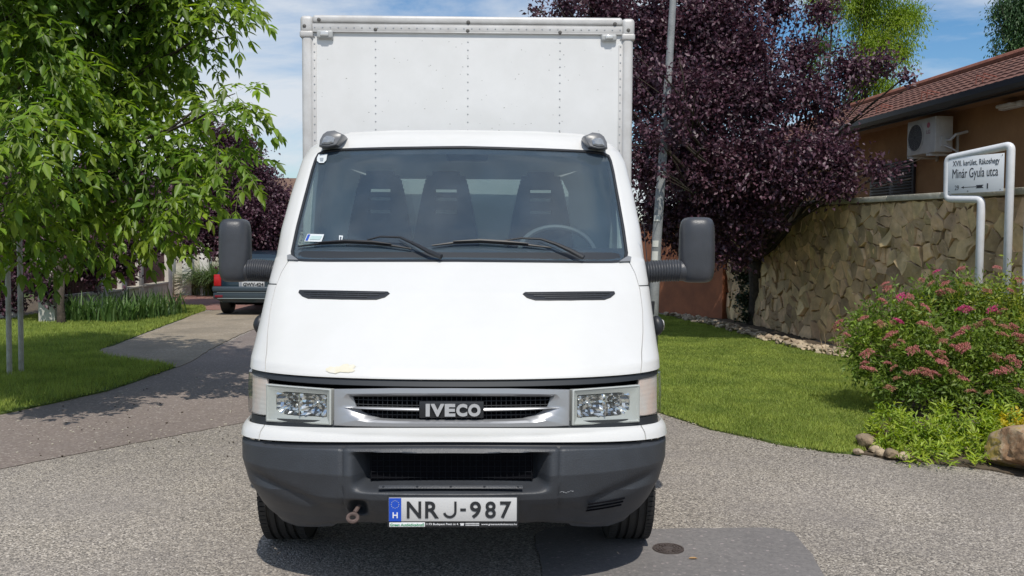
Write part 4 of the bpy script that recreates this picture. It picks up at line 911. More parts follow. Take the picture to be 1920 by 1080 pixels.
mb.build('top_rail', alu, cb)
for (pxc, pyc) in ((598, 37), (878, 42), (1153, 45), (704, 55.5), (877, 58), (1050, 61), (571, 49), (1178, 57)):
    P_ = at_y(pxc, pyc, YB - 0.005); mb = MB(); mb.lathe((P_.x, YB - 0.010 if pyc < 50 or pxc in (571, 1178) else YB - 0.006, P_.z), [(0.013, 0.012), (0.012, -0.002), (0.006, -0.005), (0, -0.005)], 12, 'Y'); mb.build('bolt', mat('dirty bolt', (0.09, 0.085, 0.08), 0.6), cb)
# clearance lamps
for (pa, pb) in (((594, 57), (625, 73)), ((1127, 65), (1156, 78))):
    A_ = at_y(pa[0], pa[1], YB); B_ = at_y(pb[0], pb[1], YB); c_ = ((A_.x + B_.x) / 2, YB - 0.004, (A_.z + B_.z) / 2); w_, h_ = abs(B_.x - A_.x), abs(A_.z - B_.z)
    mb = MB(); mb.box(c_, (w_, 0.030, h_), 0.012, seg=4); o_ = mb.build('clearance_lamp', mat('lamp base grey', (0.40, 0.41, 0.41), 0.4), cb)
    mb = MB(); mb.box((c_[0], c_[1] - 0.018, c_[2] + 0.002), (w_ * 0.5, 0.02, h_ * 0.62), 0.008, seg=3); mb.build('lens', mat('clear lamp lens', (0.62, 0.63, 0.63), 0.15, metal=0.2), o_)
# ------------------------------------------------------------------ stone boundary wall
WA, WB, WH = Vector((4.95, 14.7, 0)), Vector((6.25, 0.5, 0)), 2.17
wd = (WB - WA).normalized(); wl = (WB - WA).length; wn = Vector((wd.y, -wd.x, 0))      # wn faces the street
if wn.x > 0: wn = -wn
def wp(u, z, d=0.0): return WA + wd * u + wn * d + Vector((0, 0, z * (1.03 - 0.0083 * u)))
def voronoi(w, h, n, seed, stretch=1.0):
    r = random.Random(seed); pts = []; tries = 0; dmin = math.sqrt(w * h / n) * 0.42
    while len(pts) < n and tries < n * 60:
        tries += 1; p = (r.uniform(0, w), r.uniform(0, h))
        if all((p[0] - q[0]) ** 2 + ((p[1] - q[1]) / stretch) ** 2 > dmin * dmin * (1 if r.random() > 0.1 else 0.5) for q in pts): pts.append(p)
    cells = []
    for i, p in enumerate(pts):
        poly = [(0, 0), (w, 0), (w, h), (0, h)]
        near = sorted((q for j, q in enumerate(pts) if j != i), key=lambda q: (q[0] - p[0]) ** 2 + (q[1] - p[1]) ** 2)[:16]
        for q in near:
            mx_, my_ = (p[0] + q[0]) / 2, (p[1] + q[1]) / 2; nx, ny = q[0] - p[0], q[1] - p[1]; out = []
            for k in range(len(poly)):
                a, b = poly[k], poly[(k + 1) % len(poly)]; da = (a[0] - mx_) * nx + (a[1] - my_) * ny; db = (b[0] - mx_) * nx + (b[1] - my_) * ny
                if da <= 0: out.append(a)
                if (da < 0) != (db < 0) and da != db:
                    t_ = da / (da - db); out.append((a[0] + (b[0] - a[0]) * t_, a[1] + (b[1] - a[1]) * t_))
            poly = out
            if len(poly) < 3: break
        if len(poly) >= 3: cells.append((p, poly))
    return cells
wall = empty('stone_wall', (WA + WB) / 2, 'brown boundary wall clad in irregular flat stones below a concrete coping', 'wall')
M_mortar = mat('wall mortar', (0.42, 0.32, 0.20), 0.95, color2=(0.25, 0.19, 0.12), vscale=8, bump=0.6, bscale=40)
M_clad = mat('cladding stone', (0.76, 0.55, 0.30), 0.75, color2=(0.40, 0.29, 0.165), vscale=3, bump=1.0, bscale=10, island=0.38)
mb = MB(); c_ = wp(wl / 2, WH / 2, -0.16); ang = math.atan2(wd.y, wd.x); RW = Matrix.Rotation(ang, 3, 'Z')
mb.box(c_ + Vector((0, 0, -0.12)), (wl, 0.30, WH - 0.25), 0, RW); mb.loft([[tuple(wp(u_, z_, d_)) for d_, z_ in ((-0.01, 1.6), (-0.01, WH), (-0.31, WH), (-0.31, 1.6))] for u_ in (0, wl)], cap0=True, cap1=True); mb.build('mortar', M_mortar, wall)
mb = MB(); r = random.Random(21)
for (p, poly) in voronoi(wl, WH - 0.03, 760, 9, 1.35):
    cx = sum(q[0] for q in poly) / len(poly); cz = sum(q[1] for q in poly) / len(poly); th = r.uniform(0.012, 0.048); tx, tz = r.gauss(-0.03, 0.12), r.gauss(0.03, 0.14)
    # jagged outline
    P_ = []
    for k in range(len(poly)):
        a, b = poly[k], poly[(k + 1) % len(poly)]; l_ = math.hypot(a[0] - b[0], a[1] - b[1]); n_ = max(1, int(l_ / 0.07))
        for j in range(n_): P_.append((a[0] + (b[0] - a[0]) * j / n_ + r.uniform(-.014, .014), a[1] + (b[1] - a[1]) * j / n_ + r.uniform(-.014, .014)))
    gap = 0.004
    def L_(k, d): 
        out = []
        for q in P_:
            dx, dz_ = q[0] - cx, q[1] - cz; l_ = math.hypot(dx, dz_) + 1e-6; kk = max(0.1, k * (1 - gap / l_)); x_, z_ = cx + dx * kk, cz + dz_ * kk
            out.append(tuple(wp(x_, z_ + 0.01, d + max(-0.02, (tx * (x_ - cx) + tz * (z_ - cz))) * (1 if d > 0 else 0) + (r.uniform(-.004, .004) if d > 0 else 0))))
        return out
    mb.loft([L_(1.0, -0.02), L_(0.985, th * 0.75), L_(0.93, th), L_(0.45, th + r.uniform(-0.006, 0.010)), L_(0.06, th + r.uniform(-0.004, 0.008))], cap1=True)
mb.build('cladding', M_clad, wall, sharp=22)
M_cope = mat('coping concrete', (0.58, 0.54, 0.44), 0.85, color2=(0.42, 0.385, 0.30), vscale=5, bump=0.4, bscale=30)
u_ = 0.0; k = 0
while u_ < wl:
    l_ = min(1.25, wl - u_); mb = MB(); mb.box(wp(u_ + l_ / 2, WH + 0.035, -0.14), (l_ - 0.008, 0.42, 0.075), 0.006, RW @ Matrix.Rotation(0.018, 3, 'Y')); mb.build('coping', M_cope, wall); u_ += 1.25
# rendered garden wall turning off towards the back
pw_ = empty('rendered_wall', (4.2, 15.8, 0), 'plain terracotta rendered wall in shade behind the lamp post and tree', 'wall')
A_, B_ = Vector((4.93, 14.75, 0)), Vector((2.6, 18.9, 0)); d_ = (B_ - A_); l_ = d_.length; R_ = Matrix.Rotation(math.atan2(d_.y, d_.x), 3, 'Z')
mb = MB(); mb.box((A_ + B_) / 2 + Vector((0.0, 0, 1.0)), (l_, 0.25, 2.0), 0.0, R_); mb.build('render', mat('terracotta render', (0.42, 0.155, 0.075), 0.9, color2=(0.30, 0.12, 0.065), vscale=3, bump=0.3, bscale=50), pw_)
mb = MB(); mb.box((A_ + B_) / 2 + Vector((0, 0, 2.04)), (l_, 0.36, 0.07), 0.006, R_); mb.build('coping', M_cope, pw_)

# river stones at the wall foot: nobody could count them
path = [Vector((*q, 0)) for q in (g(1248, 594), g(1330, 611), g(1420, 637), g(1520, 662), g(1600, 678), (4.95, 7.0), (5.15, 5.6))]
mb = MB(); r = random.Random(33)
for i in range(len(path) - 1):
    a, b = path[i], path[i + 1]; n_ = int((b - a).length * 50)
    for k in range(n_):
        t_ = r.random(); s_ = r.uniform(0.03, 0.075); p = a.lerp(b, t_) + Vector((r.uniform(-0.09, 0.24), 0, 0.02 + s_ * 0.4 + r.uniform(0, 0.045)))
        rock(mb, p, (s_ * r.uniform(0.8, 1.3), s_, s_ * r.uniform(0.5, 0.8)), r.randint(0, 999), 1, 0.5)
o = mb.build('river_stones', M_stone, sharp=50, fixn=False); tag(o, 'line of pale rounded stones edging the lawn along the wall foot', 'stones', kind='stuff')

# stones on the corner of the bed
EDGE = [((1622, 838), 0.125, 'largest reddish stone at the lawn corner of the flower bed', 'r'), ((1609, 850), 0.05, 'small pale stone at the lawn end of the bed edging', 'p'), ((1618, 822), 0.052, 'pale flat stone lying on top of the reddish stone', 'p'),
        ((1640, 846), 0.06, 'pale stone just right of the reddish corner stone', 'p'), ((1654, 853), 0.06, 'stone in the middle of the bed edging by the asphalt', 'p'), ((1673, 857), 0.085, 'long brown stone in the bed edging under the shrub', 'r'), ((1697, 861), 0.07, 'last stone of the bed edging before the yellow green shrub', 'p'),
        ((1636, 830), 0.05, 'small stone behind the reddish stone under the leaves', 'p'), ((1660, 838), 0.06, 'stone half hidden by leaves behind the bed edging', 'p')]
for i, (pp_, s_, lb, kd) in enumerate(EDGE):
    p = gnd(*pp_, 0.02); mb = MB(); rock(mb, (0, 0, s_ * 0.30), (s_ * 0.85, s_ * 0.65, s_ * 0.50), 50 + i, 3, 0.4)
    o = mb.build('edging_stone', M_boulder if kd == 'r' else M_stone, sharp=40); o.location = p; tag(o, lb, 'stone', 'stones edging the flower bed')
# boulder
def boulder():
    b = bmesh.new(); bmesh.ops.create_icosphere(b, subdivisions=5, radius=1); r = random.Random(77)
    pl = [(Vector((r.gauss(0, 1), r.gauss(0, 1), r.gauss(0, 1))).normalized(), r.uniform(0.62, 0.92)) for _ in range(11)] + [(Vector((-0.62, -0.30, -0.72)).normalized(), 0.52)]
    from mathutils import noise
    for v in b.verts:
        d = v.co.normalized(); k = 1.0
        for n, h in pl:
            q = d.dot(n)
            if q > 0.01: k = min(k, h / q)
        k += 0.05 * noise.noise(d * 3) + 0.018 * noise.noise(d * 11) + 0.006 * noise.noise(d * 40)
        v.co = Vector((d.x * k * 0.44, d.y * k * 0.30, d.z * k * 0.215))
    mb = MB(); mb.bm(b); return mb
mbd = bpy.data.materials.new('lichen boulder'); mbd.use_nodes = True; t = mbd.node_tree; p = t.nodes['Principled BSDF']; p.inputs['Roughness'].default_value = 0.8
c = t.nodes.new('ShaderNodeTexCoord'); n = t.nodes.new('ShaderNodeTexNoise'); n.inputs['Scale'].default_value = 5.5; n.inputs['Detail'].default_value = 9; n.inputs['Roughness'].default_value = 0.65; n.inputs['Distortion'].default_value = 0.6
r_ = t.nodes.new('ShaderNodeValToRGB'); e = r_.color_ramp.elements
for i, (ps, cc) in enumerate([(0.30, (0.13, 0.075, 0.04)), (0.43, (0.31, 0.185, 0.10)), (0.52, (0.38, 0.29, 0.19)), (0.59, (0.38, 0.27, 0.05)), (0.72, (0.44, 0.38, 0.29))]):
    q = e[i] if i < 2 else e.new(ps); q.position = ps; q.color = (*cc, 1)
t.links.new(c.outputs['Object'], n.inputs['Vector']); t.links.new(n.outputs['Fac'], r_.inputs['Fac']); t.links.new(r_.outputs[0], p.inputs['Base Color'])
n = t.nodes.new('ShaderNodeTexNoise'); n.inputs['Scale'].default_value = 30; n.inputs['Detail'].default_value = 7; bp = t.nodes.new('ShaderNodeBump'); bp.inputs['Strength'].default_value = 0.7; bp.inputs['Distance'].default_value = 0.01
t.links.new(c.outputs['Object'], n.inputs['Vector']); t.links.new(n.outputs['Fac'], bp.inputs['Height']); t.links.new(bp.outputs[0], p.inputs['Normal'])
o = boulder().build('boulder', mbd, sharp=35); q = gnd(1925, 893, 0.0); o.location = (q.x + 0.20, q.y + 0.14, 0.105); tag(o, 'big brown boulder with yellow lichen at the right edge of the bed', 'boulder')

# ------------------------------------------------------------------ street name sign
sg = empty('street_sign', (5.4, 6.0, 0), 'white tubular frame street sign with black lettering in front of the stone wall', 'sign')
tubem = mat('white enamel tube', (0.74, 0.75, 0.77), 0.35, color2=(0.66, 0.67, 0.68), vscale=12)
SL, SR = Vector((5.19, 6.30, 0)), Vector((5.47, 5.76, 0)); sd_ = (SR - SL).normalized(); sn = Vector((sd_.y, -sd_.x, 0))
if sn.y > 0: sn = -sn
def onplane(px, py):
    d = ray(px, py); nn_ = sn; k_ = (SL - CAM).dot(nn_) / d.dot(nn_); return CAM + d * k_
def bend(pts, r_=0.055, k=6):
    out = [pts[0]]
    for i in range(1, len(pts) - 1):
        a, b, c = pts[i - 1], pts[i], pts[i + 1]; u1 = (a - b).normalized() * r_; u2 = (c - b).normalized() * r_
        for j in range(k + 1):
            t_ = j / k; out.append((b + u1) * (1 - t_) ** 2 + b * 2 * t_ * (1 - t_) + (b + u2) * t_ ** 2)
    out.append(pts[-1]); return out
pp = [onplane(1838, 560), onplane(1840, 374), onplane(1776, 373), onplane(1777.5, 297), onplane(1896, 272), onplane(1888, 560)]
pp[0] = Vector((pp[1].x, pp[1].y, -0.1)); pp[5] = Vector((pp[4].x, pp[4].y, -0.1))
pp[1] = Vector((pp[0].x, pp[0].y, pp[1].z)); 
mb = MB(); mb.tube(bend(pp), 0.041, 16); mb.build('frame', tubem, sg, sharp=0)
TL, TR, BL, BR = onplane(1782, 300), onplane(1887, 283), onplane(1779, 367), onplane(1886, 355)
zT, zB = (TL.z + TR.z) / 2 , (BL.z + BR.z) / 2; W_s = (TR - TL).to_2d().length
O_ = Vector((TL.x, TL.y, zB)) + sn * 0.03; hs_ = zT - zB
mb = MB(); cp = O_ + sd_ * W_s / 2 + Vector((0, 0, hs_ / 2)); mb.box(cp, (W_s, 0.004, hs_), 0.001, Matrix.Rotation(math.atan2(sd_.y, sd_.x), 3, 'Z'))
pl_ = mb.build('name_plate', mat('sign enamel', (0.80, 0.82, 0.84), 0.3), sg)
ink = mat('sign ink', (0.02, 0.022, 0.028), 0.5)
UP = Vector((0, 0, 1)); O2 = O_ + sn * 0.0035
def stext(body, x0, z0, w, h, bold=0.0): text_mesh('lettering', body, O2 + sd_ * (x0 * W_s) + UP * (z0 * hs_), sd_, UP, w * W_s, h * hs_, ink, pl_, depth=0.001, bold=bold)
stext('XVII. kerület, Rákoshegy', 0.085, 0.70, 0.84, 0.20)
stext('Minár Gyula utca', 0.085, 0.335, 0.82, 0.34, 0.0)
stext('29', 0.135, 0.09, 0.075, 0.13); stext('1', 0.715, 0.09, 0.022, 0.14)
mb = MB(); zc = 0.155 * hs_
def q3(x, z): return tuple(O2 + sd_ * (x * W_s) + UP * (zc + z))
mb.poly([q3(0.25, 0), q3(0.31, 0.014), q3(0.30, 0.003), q3(0.54, 0.003), q3(0.52, 0.017), q3(0.66, 0.017), q3(0.63, 0), q3(0.66, -0.017), q3(0.52, -0.017), q3(0.54, -0.003), q3(0.30, -0.003), q3(0.31, -0.014)]); mb.build('arrow', ink, pl_, smooth=False, fixn=False)
mb = MB(); mb.tube([O2 + sd_ * (0.375 * W_s + 0.006 * math.cos(a)) + UP * (0.045 * hs_ + 0.006 * math.sin(a)) for a in np.linspace(0, 2 * math.pi, 14, endpoint=False)], 0.0015, 4, close=True); mb.build('maker_mark', ink, pl_)
for fx, fz in ((0.03, 0.95), (0.97, 0.95), (0.03, 0.06), (0.95, 0.05)):
    mb = MB(); c_ = O2 + sd_ * (fx * W_s) + UP * (fz * hs_); mb.box(c_, (0.01, 0.003, 0.01), 0.002); mb.build('screw', ink, pl_)
# a further white post cut by the frame edge
o_ = empty('white_post', gnd(1916, 750), 'thin white post cut off by the right edge of the photo', 'post'); q = Vector(o_.location)
mb = MB(); P0 = at_y(1917, 345, q.y); mb.tube([(q.x, q.y, -0.05), (q.x, q.y, P0.z)], 0.035, 14); mb.build('post', tubem, o_)

# ------------------------------------------------------------------ lamp post
LP = at_y(1226, 560, 8.8)
lp = empty('lamp_post', (LP.x, 8.8, 0), 'tall grey lamp post with three white stickers, rising beside the truck', 'lamp post')
pm = mat('galvanised post', (0.30, 0.31, 0.315), 0.55, color2=(0.20, 0.21, 0.215), vscale=6, bump=0.3, bscale=60)
def lpx(py): 
    x_ = np.interp(py, [0, 100, 290, 440, 560], [1262, 1256, 1243, 1232, 1226]); return at_y(x_, py, 8.8)
Pt = lpx(0); dirp = (lpx(290) - lpx(560)); 
pts = [Vector((LP.x - 0.02, 8.8, -0.05)), lpx(560), lpx(440), lpx(290), lpx(100), lpx(0)]; e_ = lpx(0) - lpx(100); pts += [lpx(0) + e_ * 3, lpx(0) + e_ * 7]
mb = MB(); mb.tube(pts, [0.080, 0.071, 0.067, 0.058, 0.050, 0.046, 0.042, 0.038], 16); pole = mb.build('pole', pm, lp, sharp=0)
for (y0_, y1_) in ((404, 415), (451, 463), (471, 488)):
    a, b = lpx(y0_), lpx(y1_); mb = MB(); L = []
    for k in range(7):
        an = math.radians(-150 + 70 * k / 6); L.append([(p.x + 0.072 * math.cos(an), p.y + 0.072 * math.sin(an), p.z) for p in (a, b)])
    mb.loft(L, close=False); mb.build('sticker', mat('paper sticker', (0.62, 0.62, 0.58), 0.8), pole)
top = pts[-1]; mb = MB(); mb.tube([top - Vector((0, 0, .1)), top + Vector((-0.2, -0.1, 0.5)), top + Vector((-0.9, -0.4, 0.65))], 0.035, 10); mb.build('arm', pm, lp)
mb = MB(); mb.box(top + Vector((-1.2, -0.5, 0.66)), (0.7, 0.26, 0.12), 0.05, Matrix.Rotation(0.4, 3, 'Z')); mb.build('lamp_head', steel, lp)

# ------------------------------------------------------------------ house on the right
hs = empty('house', (9.0, 9.0, 0), 'ochre house with red tiled hip roof and black gutter behind the stone wall', 'house')
M_hwall = mat('ochre render', (0.41, 0.225, 0.10), 0.9, color2=(0.29, 0.15, 0.068), vscale=1.3, bump=0.25, bscale=60)
HE = math.radians(-4.2)                      # the eaves run almost along the street
E1, E2 = Vector((5.79, 21.3, 0)), Vector((7.55, 0.5, 0)); ed = (E2 - E1).normalized(); el = (E2 - E1).length; en = Vector((-ed.y, ed.x, 0))
if en.x < 0: en = -en
ZE = 3.62; RE = Matrix.Rotation(math.atan2(ed.y, ed.x), 3, 'Z')
def hp(u, v, z): return E1 + ed * u + en * v + Vector((0, 0, z))
mb = MB(); D = 5.8; ov = 0.62
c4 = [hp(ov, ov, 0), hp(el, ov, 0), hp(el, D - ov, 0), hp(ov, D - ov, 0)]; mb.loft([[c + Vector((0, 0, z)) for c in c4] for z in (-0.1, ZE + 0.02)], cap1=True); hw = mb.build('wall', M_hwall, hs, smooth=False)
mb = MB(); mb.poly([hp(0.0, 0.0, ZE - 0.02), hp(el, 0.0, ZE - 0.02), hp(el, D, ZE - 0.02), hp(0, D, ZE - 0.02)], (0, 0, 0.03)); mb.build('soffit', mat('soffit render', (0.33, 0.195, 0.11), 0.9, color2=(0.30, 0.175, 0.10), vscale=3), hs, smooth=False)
# tiled roof: hip end + street slope, modelled tile rows
M_tile = mat('red roof tile', (0.19, 0.085, 0.060), 0.9, color2=(0.12, 0.058, 0.045), vscale=3.5, bump=0.4, bscale=35)
slope = 0.42; rv_ = D / 2; zr_ = ZE + 0.06 + rv_ * slope
def tiles(mb, org, ud, vd, width, rows, cut0, cut1, pitch=0.20, expo=0.33):
    # rolled tiles: a wavy strip per course, lapped over the one below
    for r0 in range(rows):
        va, vb = r0 * expo, min((r0 + 1) * expo + 0.03, rv_); ua, ub = cut0(va), cut1(va)
        if ub - ua < 0.1: continue
        n_ = max(3, int((ub - ua) / 0.05)); L0, L1, L2 = [], [], []
        for i in range(n_ + 1):
            u_ = ua + (ub - ua) * i / n_; h_ = 0.022 * abs(math.sin(math.pi * (u_ / pitch))) ** 0.7
            for L, v_, dz_ in ((L0, va, 0.012), (L1, va, 0.034 + h_), (L2, vb, 0.010 + h_)):
                p_ = org + ud * u_ + vd * v_; L.append(tuple(p_ + Vector((0, 0, v_ * slope + dz_))))
        mb.loft([L0, L1, L2], close=False)
mb = MB(); org = hp(0, 0, ZE + 0.05); mb_rows = int(rv_ / 0.33)
tiles(mb, org, ed, en, el, mb_rows, lambda v: v, lambda v: el)
org2 = hp(0, 0, ZE + 0.05); tiles(mb, org2, en, ed, D, mb_rows, lambda v: v, lambda v: D - v)
mb.poly([hp(0, D, ZE), hp(el, D, ZE), hp(el, rv_, zr_ - 0.03), hp(rv_, rv_, zr_ - 0.03)])
rf = mb.build('roof', M_tile, hs, smooth=False, fixn=False)
mb = MB(); mb.tube([hp(-0.02 + k * rv_ / 14, -0.02 + k * rv_ / 14, ZE + 0.10 + k * rv_ / 14 * slope + (0.012 if k % 2 else 0)) for k in range(15)] + [hp(el, rv_, zr_ + 0.05)], 0.075, 8); mb.build('ridge_tiles', mat('ridge tile', (0.34, 0.13, 0.08), 0.8, color2=(0.25, 0.09, 0.06), vscale=8), rf)
for k in range(7):
    for j in (0.0, 0.16):
        q = hp(8.9 + k * 1.45 + j, 0.42, ZE + 0.09 + 0.42 * slope); mb = MB(); mb.tube([q, q + Vector((0.0, 0, 0.13)) + ed * 0.02, q + en * 0.22 + Vector((0, 0, 0.09))], 0.010, 5)
        mb.build('snow_guard', mat('snow guard red', (0.30, 0.11, 0.08), 0.6), rf)
mb = MB(); prof = [(-0.14, 0.06), (-0.14, -0.02), (-0.10, -0.075), (-0.03, -0.085), (0.0, -0.06), (0.0, 0.05)]
mb.loft([[tuple(hp(u_, v_, ZE + z_)) for v_, z_ in prof] for u_ in (-0.1, el)], close=True, cap0=True, cap1=True); mb.box(hp(el / 2, 0.02, ZE - 0.02), (el, 0.03, 0.16), 0, RE)
mb.build('gutter', mat('black gutter', (0.02, 0.024, 0.032), 0.45), hs, sharp=30)
# window with dark louvred shutters
def wallu(px, py):
    d = ray(px, py); k_ = (hp(0, ov, 0) - CAM).dot(en) / d.dot(en); P = CAM + d * k_; return (P - E1).dot(ed), P.z
ua, za = wallu(1636, 312); ub, zb2 = wallu(1716, 380)
mb = MB(); lo, hi = min(ua, ub), max(ua, ub); zlo_ = 1.5; zhi_ = za
mb.box(hp((lo + hi) / 2, ov - 0.02, (zlo_ + zhi_) / 2), (hi - lo, 0.05, zhi_ - zlo_), 0.004, RE); wv = mb.build('window', mat('dark shutter', (0.028, 0.020, 0.022), 0.5), hs)
for k in range(2):
    mb = MB(); w2 = (hi - lo) / 2; c0_ = lo + w2 * (k + 0.5)
    for j in range(int((zhi_ - zlo_) / 0.05)): mb.box(hp(c0_, ov - 0.055, zlo_ + 0.04 + j * 0.05), (w2 * 0.82, 0.03, 0.008), 0, Matrix.Rotation(math.atan2(ed.y, ed.x), 3, 'Z') @ Matrix.Rotation(math.radians(30), 3, 'X'))
    mb.build('shutter', mat('shutter brown', (0.04, 0.028, 0.028), 0.55), wv)
# wall lamp / pipe bracket under the eaves at the frame edge
mb = MB(); ul, zl_ = wallu(1905, 198); q0 = hp(ul, ov - 0.05, zl_); mb.box(q0, (0.5, 0.12, 0.09), 0.03, RE); mb.box(q0 - en * 0.08, (0.34, 0.14, 0.05), 0.02, RE); mb.build('light_fitting', tubem, hs)
# air conditioner, built at the origin facing its own -Y
ac = empty('air_conditioner', (0, 0, 0), 'white outdoor air conditioner with round fan on the ochre house wall', 'air conditioner')
acw = mat('ac casing', (0.60, 0.58, 0.55), 0.5, color2=(0.52, 0.50, 0.47), vscale=6)
mb = MB(); mb.box((0, 0, 0.275), (0.80, 0.29, 0.55), 0.012, seg=3); b1 = mb.build('casing', acw, ac)
mb = MB(); mb.lathe((-0.15, -0.150, 0.275), [(0.225, 0.0), (0.225, -0.006), (0.21, -0.008), (0.205, 0.003)], 40, 'Y'); mb.build('fan_ring', acw, b1)
mb = MB(); mb.lathe((-0.15, -0.147, 0.275), [(0.208, -0.002), (0.10, -0.002), (0.0, -0.002)], 36, 'Y'); mb.build('fan_opening', mat('ac fan dark', (0.06, 0.06, 0.065), 0.6), b1)
mb = MB()
for r_ in (0.04, 0.07, 0.10, 0.13, 0.16, 0.19): mb.tube([(-0.15 + r_ * math.cos(a), -0.156, 0.275 + r_ * math.sin(a)) for a in np.linspace(0, 2 * math.pi, 30, endpoint=False)], 0.0022, 4, close=True)
for k in range(12): a = k * math.pi / 6; mb.tube([(-0.15 + 0.03 * math.cos(a), -0.157, 0.275 + 0.03 * math.sin(a)), (-0.15 + 0.21 * math.cos(a), -0.157, 0.275 + 0.21 * math.sin(a))], 0.0022, 4)
mb.build('fan_grille', mat('ac grille', (0.16, 0.16, 0.165), 0.5), b1)
mb = MB(); mb.lathe((0.215, -0.147, 0.43), [(0.042, -0.001), (0.042, -0.003), (0.0, -0.003)], 24, 'Y'); mb.build('logo_disc', mat('logo red', (0.42, 0.06, 0.10), 0.5), b1)
text_mesh('logo_letters', 'LG', (0.165, -0.148, 0.295), (1, 0, 0), (0, 0, 1), 0.10, 0.06, mat('logo grey red', (0.32, 0.16, 0.17), 0.5), b1, depth=0.002, bold=0.02)
mb = MB(); mb.box((0.405, 0.0, 0.40), (0.012, 0.20, 0.20), 0.003); mb.box((0.41, 0.02, 0.16), (0.02, 0.16, 0.16), 0.004)
for k in range(5): mb.box((0.402, 0.0, 0.30 + k * 0.045), (0.02, 0.22, 0.010), 0)
mb.build('side_cover', acw, b1)
for x_ in (-0.27, 0.27): mb = MB(); mb.box((x_, 0.06, -0.03), (0.035, 0.52, 0.035), 0.004); mb.box((x_, 0.30, 0.10), (0.035, 0.035, 0.36), 0.004); mb.build('bracket', acw, ac)
mb = MB(); mb.tube([(0.42, 0.03, 0.18), (0.50, 0.04, 0.17), (0.54, 0.10, 0.25), (0.52, 0.30, 0.30)], 0.022, 8); mb.tube([(0.42, 0.0, 0.10), (0.52, 0.04, 0.05), (0.55, 0.12, 0.0), (0.55, 0.30, -0.25)], 0.014, 8); mb.build('pipe', acw, ac)
uac, zac = wallu(1738, 290); q = hp(uac, ov - 0.34, zac); q = Vector((q.x, q.y, 0)); 
# place by the casing's far lower front corner
d = ray(1700, 294); k_ = (hp(0, ov - 0.46, 0) - CAM).dot(en) / d.dot(en); P = CAM + d * k_
ac.location = P + ed * 0.40 + en * 0.145; ac.rotation_euler = (0, 0, math.atan2(ed.y, ed.x))
WPOS[ac.name] = Vector((0, 0, 0))

# ------------------------------------------------------------------ small things on the road
mb = MB(); r = random.Random(61)
for k in range(420):
    if k < 260: x_, y_ = gnd(r.uniform(20, 470), r.uniform(690, 860))[:2]
    else: x_, y_ = gnd(r.uniform(1250, 1640), 0)[:2] if False else Vector(g(1240, 780)).lerp(Vector(g(1600, 862)), r.random()) + Vector((r.uniform(-.1, .05), r.uniform(-.12, .03)))
    s_ = r.uniform(0.003, 0.009) * (1.3 if k < 260 else 1); mb.box((x_, y_, 0.006 + s_ * 0.3), (s_ * r.uniform(.8, 2), s_, s_ * .6), 0, Matrix.Rotation(r.uniform(0, 3), 3, 'Z'), mi=r.choice((0, 0, 1)))
tag(mb.build('road_grit', [mat('grit pale', (0.50, 0.46, 0.38), 0.9), mat('grit dark', (0.06, 0.045, 0.03), 0.9)], smooth=False, fixn=False), 'scattered grit and leaf bits lying on the asphalt', 'grit', kind='stuff')
vc = empty('valve_cover', gnd(1253, 1029.5, 0.005), 'small round iron cover set in the smooth asphalt patch', 'manhole cover'); q = Vector(vc.location)
iron = mat('rusty cast iron', (0.075, 0.055, 0.048), 0.6, metal=0.3, color2=(0.11, 0.09, 0.08), vscale=30)
mb = MB(); mb.lathe(q, [(0.078, 0.0), (0.078, 0.006), (0.070, 0.006), (0.069, 0.002), (0.030, 0.002), (0.028, 0.006), (0.0, 0.006)], 40, 'Z'); mb.build('cover', iron, vc)
mb = MB()
for k in range(12):
    a = k * math.pi / 6
    for r_ in (0.040, 0.056): mb.box((q.x + r_ * math.cos(a), q.y + r_ * math.sin(a), q.z + 0.0045), (0.010, 0.014 if r_ < 0.05 else 0.018, 0.004), 0.001, Matrix.Rotation(a, 3, 'Z'))
mb.build('cover_ribs', iron, vc)
mb = MB(); L = [(-0.025, 0), (-0.012, 0.009), (0.008, 0.010), (0.024, 0.0), (0.010, -0.009), (-0.010, -0.008)]; q = gnd(1300, 1048, 0.006)
mb.add([(q.x + a, q.y + b, q.z + 0.003 + 0.004 * abs(b) / 0.01) for a, b in L] + [(q.x, q.y, q.z + 0.002)], [(i, (i + 1) % 6, 6) for i in range(6)])
tag(mb.build('fallen_leaf', mat('dry leaf', (0.36, 0.22, 0.10), 0.8), fixn=False), 'dry fallen leaf beside the round iron cover', 'leaf')

# white stakes left
for (xt, yt, xb, yb_, lb) in ((14, 475, 18, 708, 'left one of the two thin white stakes in the lawn'), (36, 410, 40, 704, 'right one of the two thin white stakes in the lawn')):
    B_ = gnd(xb, yb_); T_ = at_y(xt, yt, B_.y); mb = MB(); v_ = [Vector((0, 0, -0.1)), Vector(((T_.x - B_.x), 0, T_.z))]; mb.tube(v_, 0.028, 12)
    o = mb.build('white_stake', mat('stake white', (0.62, 0.60, 0.56), 0.6, color2=(0.40, 0.37, 0.32), vscale=9), sharp=60); o.location = B_; tag(o, lb, 'stake', 'white stakes under the walnut tree')

